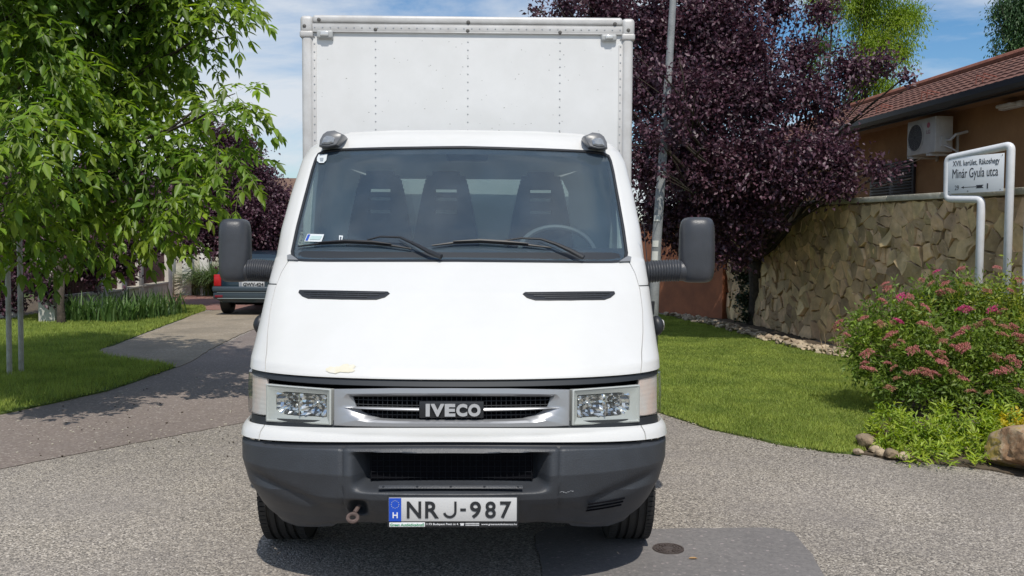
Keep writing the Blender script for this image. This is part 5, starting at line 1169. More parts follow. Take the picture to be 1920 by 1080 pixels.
# ------------------------------------------------------------------ fence and walls on the left
fw = mat('cream render', (0.60, 0.55, 0.46), 0.9, color2=(0.44, 0.40, 0.33), vscale=3, bump=0.3, bscale=40)
brd = mat('red brown boards', (0.15, 0.055, 0.045), 0.7, color2=(0.10, 0.04, 0.035), vscale=14)
fence = empty('garden_fence', (-8.9, 16.5, 0), 'low cream wall with white pillars and red brown boards behind the iris clumps', 'fence')
PST = [(95, 606, 0.20), (184, 590, 0.18), (224, 582, 0.16), (257, 574, 0.15), (311, 562, 0.17)]
pos = [gnd(a, b) for a, b, _ in PST]
for i, p_ in enumerate(pos):
    mb = MB(); h_ = 1.25 if i < 4 else 1.30; mb.box((p_.x, p_.y, h_ / 2), (PST[i][2] * 1.5, 0.30, h_), 0.01); mb.box((p_.x, p_.y, h_ + 0.03), (PST[i][2] * 1.5 + 0.06, 0.36, 0.06), 0.01); mb.build('pillar', mat('white render', (0.66, 0.64, 0.60), 0.85, color2=(0.5, 0.48, 0.44), vscale=4), fence)
for i in range(len(pos) - 1):
    a, b = pos[i], pos[i + 1]; d_ = b - a; R_ = Matrix.Rotation(math.atan2(d_.y, d_.x), 3, 'Z'); m_ = (a + b) / 2
    mb = MB(); mb.box(m_ + Vector((0, 0, 0.22)), (d_.length, 0.18, 0.44), 0, R_); mb.box(m_ + Vector((0, 0, 0.46)), (d_.length, 0.24, 0.05), 0.005, R_); mb.build('low_wall', fw, fence)
    mb = MB(); n_ = max(3, int(d_.length / 0.13))
    for k in range(n_): mb.box(a + d_ * ((k + 0.5) / n_) + Vector((0, 0, 0.86)), (d_.length / n_ * 0.93, 0.03, 0.72), 0.003, R_)
    mb.build('boarding', brd, fence)
bf = empty('back_fence', (-8, 21.8, 0), 'pale low wall with square pillars behind the pampas grass', 'fence')
mb = MB(); mb.box((-7.6, 22.3, 0.30), (9.0, 0.2, 0.60), 0); mb.build('low_wall', fw, bf)
for px__ in (318, 353, 386, 440, 500):
    q = at_y(px__, 500, 22.2); mb = MB(); mb.box((q.x, 22.2, 0.62), (0.26, 0.28, 1.24), 0.01); mb.box((q.x, 22.2, 1.26), (0.32, 0.34, 0.05), 0.01); mb.build('pillar', mat('white render', (0.66, 0.64, 0.60), 0.85), bf)
mb = MB(); mb.box((-12.6, 14.2, 0.8), (7.0, 0.25, 1.6), 0); o = mb.build('side_wall', fw, smooth=False); tag(o, 'plain cream wall in deep shade behind the walnut tree', 'wall')

def small_house(loc, size, roofc, wallc, lb, rz=0.0):
    h_ = empty('house', loc, lb, 'house'); L = Vector(loc); w, d, z = size; R_ = Matrix.Rotation(rz, 3, 'Z')
    mb = MB(); mb.box(L + Vector((0, 0, z / 2)), (w, d, z), 0, R_); mb.build('wall', wallc, h_, smooth=False)
    T3 = lambda x, y, zz: L + R_ @ Vector((x, y, zz)); rr_ = 1.6; mb = MB(); w2, d2 = w / 2 + 0.5, d / 2 + 0.5
    mb.add([T3(-w2, -d2, z), T3(w2, -d2, z), T3(w2, d2, z), T3(-w2, d2, z), T3(-w2 * 0.5, 0, z + rr_), T3(w2 * 0.5, 0, z + rr_)], [(0, 1, 5, 4), (1, 2, 5), (2, 3, 4, 5), (3, 0, 4), (0, 3, 2, 1)]); mb.build('roof', roofc, h_, smooth=False)
    for k in (-0.3, 0.05, 0.33):
        mb = MB(); mb.box(T3(w * k, -d / 2 - 0.02, z * 0.55), (1.1, 0.08, 1.2), 0.01, R_); f_ = mb.build('window', mat('window frame', (0.6, 0.58, 0.55), 0.5), h_)
        mb = MB(); mb.box(T3(w * k, -d / 2 - 0.07, z * 0.55), (0.94, 0.02, 1.04), 0, R_); mb.build('pane', mat('window pane', (0.03, 0.04, 0.05), 0.08), f_)
small_house((-9.5, 36, 0), (11, 8, 2.7), mat('brown tile', (0.20, 0.12, 0.08), 0.85, color2=(0.13, 0.08, 0.06), vscale=6), fw, 'pale house with brown roof far down the street')
small_house((-19, 24, 0), (9, 8, 3.0), mat('brown tile', (0.20, 0.12, 0.08), 0.85), mat('pink render', (0.52, 0.33, 0.26), 0.9), 'pinkish house glimpsed through the walnut leaves', 0.3)

# ------------------------------------------------------------------ parked green car, seen from behind
CX, CY = (at_y(473, 550, 15.1)).x, 15.1
car = empty('parked_car', (CX, CY, 0), 'dark green estate car parked on the driveway, half hidden by the truck mirror', 'car')
cg = mat('dark green car paint', (0.010, 0.026, 0.042), 0.28, coat=0.6); cgl = mat('dark car glass', (0.05, 0.075, 0.09), 0.08, spec=0.8); cbl = mat('grey tailgate sheen', (0.085, 0.10, 0.115), 0.45)
def sect(y, pts): return [(CX + x, CY + y, z) for x, z in pts]
def body_sec(w, zt, zb=0.30, zs=0.86): # closed half-profile mirrored
    h = [(0.0, zb), (w * 0.80, zb), (w * 0.95, zb + 0.06), (w, 0.55), (w * 0.99, zs - 0.05), (w * 0.96, zs)]
    top = [(w * 0.5, zt), (0, zt)]
    r_ = h + top; return r_ + [(-x, z) for x, z in r_[-2:0:-1]]
mb = MB(); secs = [(0.06, 0.74, 0.86), (0.0, 0.775, 0.90), (0.10, 0.785, 0.905), (0.6, 0.79, 0.91), (2.6, 0.79, 0.90), (3.2, 0.78, 0.86), (3.75, 0.74, 0.76), (3.95, 0.66, 0.62)]
secs[0] = (-0.02, 0.755, 0.88)
mb.loft([sect(y, body_sec(w, zt, 0.28, zt - 0.05)) for y, w, zt in secs], cap0=True, cap1=True); body = mb.build('body', cg, car, sharp=50)
def cab_sec(y, wb, wt, zt, yo=0): r_ = [(0, 0.85), (wb, 0.85), (wt + 0.03, zt - 0.10), (wt, zt - 0.03), (wt * 0.6, zt + 0.02), (0, zt + 0.025)]; r_ = r_ + [(-x, z) for x, z in r_[-2:0:-1]]; return [(CX + x, CY + y + (z - 0.85) * yo, z) for x, z in r_]
mb = MB(); mb.loft([cab_sec(0.06, 0.735, 0.58, 1.25, 0.32), cab_sec(0.4, 0.745, 0.60, 1.29), cab_sec(1.5, 0.745, 0.61, 1.32), cab_sec(2.1, 0.74, 0.60, 1.29), cab_sec(3.0, 0.70, 0.55, 0.90)], cap0=True, cap1=True); cab_ = mb.build('cabin', cg, car, sharp=50)
mb = MB(); yv = lambda z: CY + 0.06 + (z - 0.85) * 0.32 - 0.008
mb.add([(CX - 0.62, yv(0.90), 0.90), (CX + 0.62, yv(0.90), 0.90), (CX + 0.52, yv(1.19), 1.19), (CX - 0.52, yv(1.19), 1.19)], [(0, 1, 2, 3)]); mb.build('rear_window', cgl, car, fixn=False)
for s in (-1, 1):
    mb = MB(); mb.add([(CX + s * 0.735, CY + 0.5, 0.93), (CX + s * 0.735, CY + 2.7, 0.93), (CX + s * 0.645, CY + 2.1, 1.19), (CX + s * 0.655, CY + 0.55, 1.19)], [(0, 1, 2, 3)]); mb.build('side_window', cgl, car, fixn=False)
    mb = MB(); mb.tube([(CX + s * 0.56, CY + 0.35, 1.33), (CX + s * 0.56, CY + 0.5, 1.37), (CX + s * 0.56, CY + 1.9, 1.38), (CX + s * 0.56, CY + 2.0, 1.33)], 0.015, 8); mb.build('roof_rail', chrome, car)
    mb = MB(); mb.box((CX + s * 0.70, CY - 0.025, 0.735), (0.15, 0.05, 0.24), 0.015); mb.build('tail_light', mat('tail light red', (0.45, 0.015, 0.02), 0.25), car)
    mb = MB(); mb.box((CX + s * 0.66, CY - 0.10, 0.41), (0.16, 0.02, 0.05), 0.006); mb.build('reflector', mat('dark red reflector', (0.16, 0.01, 0.02), 0.3), car)
    for yy in (0.62, 3.1):
        mb = MB(); mb.lathe((CX + s * 0.68, CY + yy, 0.30), [(0.17, -0.09), (0.28, -0.092), (0.30, -0.06), (0.30, 0.06), (0.28, 0.092), (0.17, 0.09)], 28, 'X'); w_ = mb.build('wheel', rubber, car)
        mb = MB(); mb.lathe((CX + s * 0.68, CY + yy, 0.30), [(0.17, 0.07 * s), (0.05, 0.085 * s), (0, 0.085 * s)], 20, 'X'); mb.build('rim', steel, w_)
mb = MB(); mb.box((CX, CY - 0.03, 0.555), (1.58, 0.20, 0.11), 0.03, seg=3); mb.box((CX, CY - 0.01, 0.43), (1.56, 0.18, 0.16), 0.03); mb.build('bumper', mat('green grey bumper', (0.040, 0.058, 0.075), 0.35), car)
mb = MB(); mb.box((CX, CY - 0.105, 0.49), (1.40, 0.01, 0.012), 0.002); mb.box((CX, CY - 0.095, 0.365), (1.38, 0.01, 0.012), 0.002); mb.build('bumper_trim', mat('pale trim line', (0.3, 0.36, 0.38), 0.3), car)
mb = MB(); mb.box((CX, CY - 0.035, 0.655), (0.52, 0.01, 0.112), 0.003); pl2 = mb.build('number_plate', mat('plate pale', (0.50, 0.51, 0.52), 0.4), car)
text_mesh('plate_text', 'GWV-424', (CX - 0.175, CY - 0.042, 0.615), (1, 0, 0), (0, 0, 1), 0.42, 0.075, blackp, pl2, depth=0.003, bold=0.035)
mb = MB(); mb.box((CX - 0.225, CY - 0.041, 0.655), (0.045, 0.003, 0.09), 0); mb.build('country_band', mat('faded band', (0.26, 0.28, 0.32), 0.5), pl2)
mb = MB(); mb.tube([(CX + 0.35, CY + 0.2, 0.28), (CX + 0.35, CY - 0.05, 0.27)], 0.03, 10); mb.box((CX + 0.0, CY + 0.6, 0.26), (0.9, 0.5, 0.1), 0.02); mb.build('exhaust', deep, car)
# estate tailgate sheen, painted as a paler grey bar
mb = MB(); mb.box((CX, CY - 0.0, 0.885), (1.30, 0.012, 0.02), 0.004); mb.build('tailgate_sheen', cbl, car)
# ------------------------------------------------------------------ foliage
def unit(a): return a / (np.linalg.norm(a, axis=-1, keepdims=True) + 1e-9)
def leaves(name, pos, ax, nr, L, W, m, parent, fold=0.25, six=False, droop=0.0, matidx=None):
    """pos/ax/nr (n,3); L, W (n,)"""
    n = len(pos); ax = unit(ax); nr = unit(nr - ax * (nr * ax).sum(1, keepdims=True)); sd = np.cross(ax, nr); L = L[:, None]; W = W[:, None]
    if not six:
        V = np.stack([pos, pos + ax * L * .45 + sd * W * .5 + nr * W * fold, pos + ax * L - nr * L * droop, pos + ax * L * .45 - sd * W * .5 + nr * W * fold], 1).reshape(-1, 3)
        b = np.arange(n)[:, None] * 4; F = np.concatenate([b + [[0, 1, 2]], b + [[0, 2, 3]]])
        return np_mesh(name, V, F, 3, m, parent, matidx=None if matidx is None else np.concatenate([matidx, matidx]))
    V = np.stack([pos, pos + ax * L * .32 + sd * W * .46 + nr * W * fold, pos + ax * L * .70 + sd * W * .30 + nr * W * fold - nr * L * droop * .5,
                  pos + ax * L - nr * L * droop, pos + ax * L * .70 - sd * W * .30 + nr * W * fold - nr * L * droop * .5, pos + ax * L * .32 - sd * W * .46 + nr * W * fold], 1).reshape(-1, 3)
    b = np.arange(n)[:, None] * 6; F = np.concatenate([b + [[0, 1, 2, 3]], b + [[0, 3, 4, 5]]])
    return np_mesh(name, V, F, 4, m, parent, matidx=None if matidx is None else np.concatenate([matidx, matidx]))
def rdir(R, n): return unit(R.normal(size=(n, 3)))
def blob_pts(R, blobs, density, shell=0.55, power=2.0):
    """points spread through clusters of foliage; blobs: (px, py, r_px, Y, [weight])"""
    out, cen = [], []
    for b in blobs:
        C = np.array(at_y(b[0], b[1], b[3])); r = b[2] / sc(b[3]); k = int(density * r ** power * (b[4] if len(b) > 4 else 1))
        if k < 1: continue
        d = rdir(R, k); q = r * (shell + (1 - shell) * R.uniform(0, 1, k)) * R.uniform(0, 1, k) ** 0.22
        lump = 1 + 0.28 * np.sin(d[:, 0] * 5 + b[0]) * np.sin(d[:, 2] * 6 + b[1]) + 0.15 * np.sin(d[:, 1] * 9 + b[2])
        out.append(C + d * (q * lump)[:, None]); cen.append(np.repeat(C[None], k, 0))
    return np.concatenate(out), np.concatenate(cen)
bark = mat('grey brown bark', (0.07, 0.055, 0.04), 0.9, color2=(0.04, 0.032, 0.024), vscale=14, bump=0.8, bscale=30)
def branches(name, base, blobs, r0, m, parent, seed=1, split=0.35, every=1, lim=0.26, tw=0.5):
    rn = random.Random(seed); mb = MB(); base = Vector(base); cs = [Vector(at_y(b[0], b[1], b[3])) for b in blobs[::every]]
    mean = sum(cs, Vector()) / len(cs); fork = base.lerp(Vector((base.x * 0.6 + mean.x * 0.4, base.y * 0.6 + mean.y * 0.4, mean.z)), split); fork.z = max(fork.z, base.z + 0.8)
    mid = base.lerp(fork, 0.5) + Vector((rn.uniform(-.08, .08), rn.uniform(-.08, .08), 0)); mb.tube([base - Vector((0, 0, 0.1)), base + Vector((0, 0, 0.15)), mid, fork], [r0 * 1.25, r0, r0 * 0.85, r0 * 0.75], 10)
    for c in cs:
        L = []; n_ = 7; bulge = Vector((rn.uniform(-.3, .3), rn.uniform(-.3, .3), rn.uniform(0.1, 0.5)))
        for i in range(n_): t_ = i / (n_ - 1); L.append(fork.lerp(c, t_) + bulge * math.sin(t_ * math.pi) * 0.6 + Vector((rn.uniform(-.04, .04), rn.uniform(-.04, .04), rn.uniform(-.04, .04))))
        mb.tube(L, [r0 * lim * (1 - 0.85 * i / (n_ - 1)) + 0.005 for i in range(n_)], 6)
        for k in range(3):
            e = c + Vector((rn.uniform(-tw, tw), rn.uniform(-tw, tw), rn.uniform(-tw * .5, tw))); s_ = L[rn.randint(3, 5)]; mb.tube([s_, s_.lerp(e, 0.5) + Vector((0, 0, 0.06)), e], [0.014, 0.010, 0.004], 5)
    mb.build(name, m, parent, sharp=0, fixn=False)
def simple_crown(name, blobs, density, L, W, m, parent, seed, up=0.5, hang=0.0, six=False, per=5, shell=0.5, spread=0.11, fold=0.25, power=2.0, droop=0.0):
    R = np.random.RandomState(seed); P, C = blob_pts(R, blobs, density, shell, power); n = len(P)
    tw = unit(unit(P - C) * 0.8 + rdir(R, n) * 0.8 + np.array([0, 0, -hang])); pos, ax, nr = [], [], []
    for k in range(per):
        p = P + tw * spread * (k - per / 2) * 0.6 + rdir(R, n) * spread * 0.35 - np.array([0, 0, hang]) * spread * 0.12 * k * k / max(per, 1)
        a = unit(tw + rdir(R, n) * 0.9 + np.array([0, 0, -0.35 - hang])); q = unit(np.array([0, 0, up]) + rdir(R, n) * 0.75 + np.array([0, -0.25, 0])); pos.append(p); ax.append(a); nr.append(q)
    pos, ax, nr = np.concatenate(pos), np.concatenate(ax), np.concatenate(nr); N_ = len(pos); s = R.uniform(0.65, 1.2, N_)
    k = pos[:, 2] > 0.05
    return leaves(name, pos[k], ax[k], nr[k], (L * s)[k], (W * s)[k], m, parent, fold, six, droop)

# ---- walnut tree, left
M_wal = mat('walnut leaf', (0.215, 0.31, 0.036), 0.42, spec=0.4, color2=(0.10, 0.185, 0.026), vscale=1.6, island=0.40, transl=0.42)
wt_ = empty('walnut_tree', (-6.9, 5.2, 0), 'big green walnut tree with long drooping leaves overhanging the lawn at the left', 'tree')
WB_ = [(20, 30, 120, 4.3), (130, 20, 120, 5.2), (240, 20, 110, 5.6), (340, 10, 90, 5.2), (425, 10, 42, 5.0, 1.2), (400, 60, 32, 5.0, 0.8), (60, 150, 120, 4.0), (180, 130, 120, 5.0), (290, 110, 85, 5.5), (365, 95, 38, 5.2, 0.8),
       (40, 270, 110, 3.4), (150, 250, 120, 4.6), (250, 215, 75, 5.0), (330, 175, 30, 5.0), (395, 195, 28, 4.8, 0.9), (440, 190, 36, 4.6, 1.2), (465, 188, 28, 4.5, 1.2), (425, 225, 28, 4.6), (475, 228, 12, 4.5),
       (300, 265, 70, 4.7), (370, 285, 55, 4.6), (430, 295, 45, 4.5), (455, 310, 30, 4.4, 1.2), (470, 332, 14, 4.4), (20, 380, 90, 3.6), (110, 370, 100, 4.4), (210, 360, 95, 4.8), (295, 370, 62, 4.6), (345, 385, 38, 4.4),
       (60, 455, 60, 4.2, .8), (160, 445, 55, 4.8, .7), (240, 440, 42, 5.0, .7), (320, 430, 30, 4.5, .6), (355, 350, 35, 4.3), (375, 365, 16, 4.3),
       (-120, 60, 200, 5.5), (-140, 260, 170, 5.0), (-100, 420, 100, 5.0, .6), (100, -140, 190, 5.5, 1.8), (300, -120, 150, 5.6, 1.4), (400, -70, 50, 5.2), (-150, -150, 220, 5.5), (-180, -270, 200, 3.6, 1.8), (30, -330, 180, 4.2, 1.8), (-350, -350, 250, 3.0, 1.4), (150, -260, 150, 4.4, 1.6), (-60, -120, 170, 5.2, 1.5), (-60, -200, 160, 6.6, 1.5), (60, 100, 170, 7.0, .6), (220, 120, 150, 7.2, .6)]  # off-frame crown clusters, added and thickened to cast the lawn's shade
def walnut(seed=3, dens=360):
    R = np.random.RandomState(seed); P, C = blob_pts(R, WB_, dens, 0.35, 2.0); n = len(P); out = unit(P - C)
    hd = unit(out * np.array([1, 1, 0.3]) * 0.7 + rdir(R, n) * 0.6 + np.array([0.15, -0.20, -0.15])); L0 = R.uniform(0.20, 0.32, n); pos, ax, nr = [], [], []; LL, WW = [], []
    up = np.repeat(np.array([[0, -0.35, 1.0]]), n, 0) + rdir(R, n) * 0.25; side = unit(np.cross(hd, up)); rach_end = []
    for k in range(4):
        t_ = 0.25 + 0.24 * k
        for s in (-1, 1):
            p = P + hd * (L0 * t_)[:, None] + np.array([0, 0, -1]) * (L0 * 0.5 * t_ ** 2)[:, None]
            a = unit(side * s * 0.8 + hd * 0.6 + np.array([0, 0, -0.5]) + rdir(R, n) * 0.36); q = unit(up + rdir(R, n) * 0.45 + side * s * 0.4)
            pos.append(p); ax.append(a); nr.append(q); z_ = R.uniform(0.085, 0.13, n) * (0.75 + 0.3 * t_); LL.append(z_); WW.append(z_ * R.uniform(0.40, 0.5, n))
    p = P + hd * (L0 * 1.0)[:, None] + np.array([0, 0, -1]) * (L0 * 0.5)[:, None]; pos.append(p); ax.append(unit(hd * 0.5 + np.array([0, 0, -0.85]) + rdir(R, n) * 0.2)); nr.append(unit(up + rdir(R, n) * 0.5)); z_ = R.uniform(0.11, 0.155, n); LL.append(z_); WW.append(z_ * 0.45)
    leaves('crown', np.concatenate(pos), np.concatenate(ax), np.concatenate(nr), np.concatenate(LL), np.concatenate(WW), M_wal, wt_, 0.12, True, 0.10)
    # leaf stalks
    V = []; F = []; m_ = min(n, 9000); idx = R.choice(n, m_, False); w_ = 0.0022; V = np.empty((m_, 6, 3))
    for j, t_ in enumerate((0.0, 0.55, 1.0)):
        q = P[idx] + hd[idx] * (L0[idx] * t_)[:, None] + np.array([0, 0, -1]) * (L0[idx] * 0.5 * t_ ** 2)[:, None]; V[:, j * 2] = q + side[idx] * w_; V[:, j * 2 + 1] = q - side[idx] * w_
    b = np.arange(m_)[:, None] * 6; F = np.concatenate([b + [[0, 1, 3, 2]], b + [[2, 3, 5, 4]]]); np_mesh('leaf_stalks', V.reshape(-1, 3), F, 4, mat('stalk green', (0.12, 0.16, 0.04), 0.6), wt_)
walnut(); branches('trunk', (-6.9, 5.2, 0), WB_, 0.15, bark, wt_, 4, every=5, lim=0.13, tw=0.2)
mb = MB(); wn_ = mat('green walnut', (0.16, 0.26, 0.05), 0.5)
for (px__, py__) in ((66, 15), (103, 16), (118, 113), (205, 52), (292, 250)):
    q = at_y(px__, py__, 3.9); mb = MB(); mb.lathe(q, [(0, -0.026), (0.012, -0.022), (0.020, -0.010), (0.0215, 0.004), (0.016, 0.018), (0, 0.026)], 12, 'Z'); mb.build('walnut_fruit', wn_, wt_)

# ---- purple-leaved plums
M_pur = mat('purple plum leaf', (0.105, 0.046, 0.066), 0.46, spec=0.55, color2=(0.058, 0.025, 0.040), vscale=1.2, island=0.45, transl=0.22)
pt = empty('purple_plum_tree', (5.1, 13.4, 0), 'large dark purple leaved tree right of the cargo box, hanging over the stone wall', 'tree')
RT = [(1010, 20, 22, 10.5, .5), (1060, 15, 40, 10.6, .8), (1120, 10, 55, 11), (1160, 40, 60, 11), (1230, 50, 95, 10.5), (1330, 40, 110, 10.5), (1400, 90, 85, 10.2), (1380, -40, 110, 11), (1460, 10, 55, 10.5, .7), (1540, 20, 45, 10.5, .7), (1500, 100, 55, 10.2, .8), (1215, 170, 90, 10.2), (1320, 190, 110, 10.0), (1430, 190, 95, 9.8),
      (1520, 175, 70, 10, .9), (1590, 130, 55, 10, .8), (1650, 120, 42, 10, .6), (1700, 145, 20, 9.9, .6), (1560, 210, 45, 10, .5), (1225, 300, 95, 10.3), (1330, 310, 105, 9.9), (1430, 300, 95, 9.6), (1520, 290, 60, 9.5, .9), (1585, 310, 45, 9.4, .8), (1640, 315, 34, 9.3, .7), (1680, 318, 16, 9.3, .7), (1550, 345, 28, 9.4, .7),
      (1240, 400, 75, 11), (1320, 405, 80, 10.3), (1400, 385, 70, 10), (1460, 350, 50, 9.6), (1450, 420, 26, 9.7, .8), (1350, 470, 40, 10.2), (1390, 490, 26, 10.2, .8), (1270, 450, 35, 11, .7), (1410, 450, 30, 10.0, .8), (1240, 110, 100, 13), (1340, 140, 130, 12.8), (1300, 300, 120, 13), (1420, 330, 90, 12.6), (1240, 130, 30, 8.5, .5), (1262, 200, 42, 8.5, .6), (1225, 250, 35, 8.5, .6), (1270, 260, 30, 8.6, .5), (1240, 320, 22, 8.5, .4), (1560, 360, 26, 9.3, .9), (1500, 350, 40, 9.4, .9), (1595, 350, 24, 9.3, .8), (1570, 280, 50, 9.6, .8), (1250, -120, 190, 11.5), (1420, -140, 150, 11), (1060, -60, 80, 11.5, .6)]
simple_crown('crown', RT, 1350, 0.075, 0.046, M_pur, pt, 11, up=0.55, per=5, shell=0.25, spread=0.12)
branches('trunk', (5.15, 13.4, 0), RT, 0.16, bark, pt, 6)
pt2 = empty('purple_plum_tree', (-6.6, 19.5, 0), 'smaller dark purple tree behind the green car and left mirror', 'tree')
LT = [(420, 260, 38, 18.5, .9), (385, 235, 30, 18.5, .7), (455, 285, 45, 18.5), (480, 330, 50, 18.5), (520, 370, 32, 18.3), (530, 400, 30, 18.3), (410, 330, 65, 18.2), (460, 400, 75, 18), (380, 400, 65, 18), (510, 440, 42, 18), (430, 450, 60, 18), (350, 330, 60, 18), (340, 420, 55, 17.5), (300, 400, 50, 17.5), (545, 430, 25, 18.2, .8), (355, 460, 30, 17.2, .8), (490, 470, 30, 18.0), (560, 400, 30, 19)]
simple_crown('crown', LT, 1500, 0.085, 0.055, M_pur, pt2, 12, up=0.55, per=5, shell=0.3, spread=0.14); branches('trunk', (-6.6, 19.2, 0), LT, 0.12, bark, pt2, 8)
pt3 = empty('purple_plum_tree', (gnd(115, 612).x, gnd(115, 612).y, 0), 'dark purple tree in deep shade under the walnut, trunk among the iris', 'tree')
LT3 = [(92, 545, 26, 13.0), (70, 520, 36, 13.1), (60, 440, 70, 13.5), (140, 440, 70, 13.5), (220, 450, 65, 13.8), (290, 450, 50, 14.2), (40, 510, 45, 13.5), (110, 505, 40, 13.5), (170, 505, 42, 13.6), (235, 505, 26, 13.8), (150, 370, 80, 14), (250, 370, 80, 14.4), (50, 350, 80, 14), (-40, 450, 90, 13.5), (10, 560, 40, 13.4, .7)]
simple_crown('crown', LT3, 1300, 0.085, 0.055, M_pur, pt3, 13, up=0.55, per=5, shell=0.3, spread=0.14); branches('trunk', (pt3.location.x, pt3.location.y, 0), LT3, 0.075, bark, pt3, 9)

# ---- trees behind the house
M_lime = mat('lime green leaf', (0.27, 0.36, 0.035), 0.5, color2=(0.20, 0.30, 0.03), vscale=0.8, island=0.25, transl=0.45)
lm = empty('willow_tree', (9.5, 24, 0), 'bright yellow green willow showing above the purple tree', 'tree')
LM = [(1560, -10, 60, 20, .8), (1620, 20, 60, 20.5), (1680, 40, 50, 20), (1710, 30, 32, 20, .8), (1640, 90, 55, 20), (1690, 100, 34, 20, .8), (1620, 150, 40, 20.5), (1660, 165, 26, 20, .9), (1540, 90, 35, 21, .7), (1650, -60, 80, 20), (1600, 200, 30, 21, .7), (1520, 130, 26, 21, .6)]
simple_crown('crown', LM, 1250, 0.10, 0.026, M_lime, lm, 14, up=0.3, hang=0.6, per=7, shell=0.3, spread=0.20); branches('trunk', (8.7, 20.5, 0), LM, 0.22, bark, lm, 10)
M_dk = mat('dark green leaf', (0.06, 0.13, 0.035), 0.5, color2=(0.04, 0.09, 0.03), vscale=0.8, island=0.3, transl=0.25)
dk = empty('birch_tree', (19, 28, 0), 'blue green tree top above the tiled roof at the right edge', 'tree')
DK = [(1900, 20, 45, 27), (1940, 60, 60, 27), (1890, 60, 26, 27, .8), (1905, 95, 30, 27, .9), (1960, 0, 70, 27), (1875, 15, 18, 27, .7), (1865, 95, 13, 27, .6), (1980, 120, 60, 27)]
simple_crown('crown', DK, 700, 0.12, 0.05, M_dk, dk, 15, hang=0.7, per=7, shell=0.3, spread=0.22); branches('trunk', (18.5, 27, 0), DK, 0.2, bark, dk, 11)
# broad trees far down the street closing the horizon
for (cx_, cy_, lb, sd__) in ((-16, 40, 'far dark green tree beyond the pale house', 1), (-4, 46, 'far round green tree at the end of the street', 2), (12, 44, 'far green tree hidden behind the purple tree', 3)):
    far = empty('broadleaf_tree', (cx_, cy_, 0), lb, 'tree'); mb_ = []; rn = random.Random(sd__)
    FB = []
    for k in range(9):
        P = Vector((cx_ + rn.uniform(-2.6, 2.6), cy_ + rn.uniform(-1.5, 1.5), rn.uniform(2.0, 4.6))); s_ = sc(P.y); 
        # express as picture coords for the shared builder
        v = P - CAM; px__ = 960 + FPX * v.dot(_r) / v.dot(_f); py__ = 540 - FPX * v.dot(_u) / v.dot(_f); FB.append((px__, py__, rn.uniform(1.2, 1.9) * s_, P.y))
    simple_crown('crown', FB, 130, 0.22, 0.12, M_dk, far, 30 + sd__, per=5, shell=0.3, spread=0.3); branches('trunk', (cx_, cy_, 0), FB, 0.22, bark, far, 12)

# ---- spirea bush with pink flower heads
M_sp = mat('spirea leaf', (0.20, 0.28, 0.036), 0.5, color2=(0.105, 0.18, 0.026), vscale=2.2, island=0.35, transl=0.32)
M_sp2 = mat('gold spirea leaf', (0.30, 0.33, 0.04), 0.5, color2=(0.20, 0.26, 0.035), vscale=3, island=0.3, transl=0.35)
sb = empty('spirea_bush', (4.6, 5.1, 0), 'large rounded spirea bush with pink and faded flower heads below the street sign', 'bush')
SB = [(1640, 620, 52, 4.6), (1625, 660, 45, 4.5), (1665, 690, 55, 4.4), (1700, 600, 65, 4.7), (1750, 560, 45, 4.9), (1720, 660, 80, 4.4), (1790, 580, 62, 4.8), (1800, 660, 90, 4.4), (1860, 570, 55, 4.9), (1880, 640, 80, 4.5), (1770, 710, 62, 4.3), (1860, 710, 60, 4.3), (1930, 600, 70, 4.8), (1950, 690, 80, 4.5), (1690, 720, 40, 4.3), (2020, 640, 90, 4.9), (1810, 535, 24, 5.0, .7), (1640, 590, 22, 4.8, .8)]
SB += [(1605, 640, 30, 4.5), (1615, 690, 30, 4.35), (1655, 725, 30, 4.2), (1720, 735, 40, 4.1), (1790, 740, 45, 4.1), (1870, 745, 50, 4.1), (1940, 750, 60, 4.1), (1600, 600, 18, 4.6, .7)]
simple_crown('foliage', SB, 2300, 0.054, 0.021, M_sp, sb, 41, up=0.4, per=7, shell=0.3, spread=0.07, hang=-0.2)
SB2 = [(1900, 570, 45, 4.7), (1840, 560, 40, 4.75), (1930, 620, 55, 4.55), (1790, 560, 30, 4.7, .6), (1720, 590, 30, 4.5, .5), (1890, 520, 25, 4.9, .6)]
simple_crown('gold_foliage', SB2, 1300, 0.052, 0.018, M_sp2, sb, 42, up=0.4, per=7, shell=0.6, spread=0.07, hang=-0.3)
rn = random.Random(44); mb = MB()
for k in range(90):
    b = rn.choice(SB[:16]); c = Vector(at_y(b[0], b[1], b[3])); r_ = b[2] / sc(b[3]); d = Vector((rn.gauss(0, 1), rn.gauss(0, 1), rn.gauss(0.2, 1))).normalized(); e = c + d * r_; s_ = Vector((4.7 + rn.uniform(-.5, .5), 5.0 + rn.uniform(-.3, .3), 0.0)); mb.tube([s_, s_.lerp(e, 0.55) + Vector((0, 0, 0.12)), e], [0.006, 0.004, 0.002], 4)
mb.build('stems', mat('twig brown', (0.12, 0.07, 0.04), 0.8), sb, fixn=False)
pk = [mat('fresh pink blossom', (0.60, 0.10, 0.25), 0.7, island=0.3, transl=0.3), mat('dusty pink blossom', (0.50, 0.20, 0.18), 0.8, island=0.3, transl=0.2), mat('faded rust blossom', (0.42, 0.21, 0.14), 0.85, island=0.3, transl=0.2)]
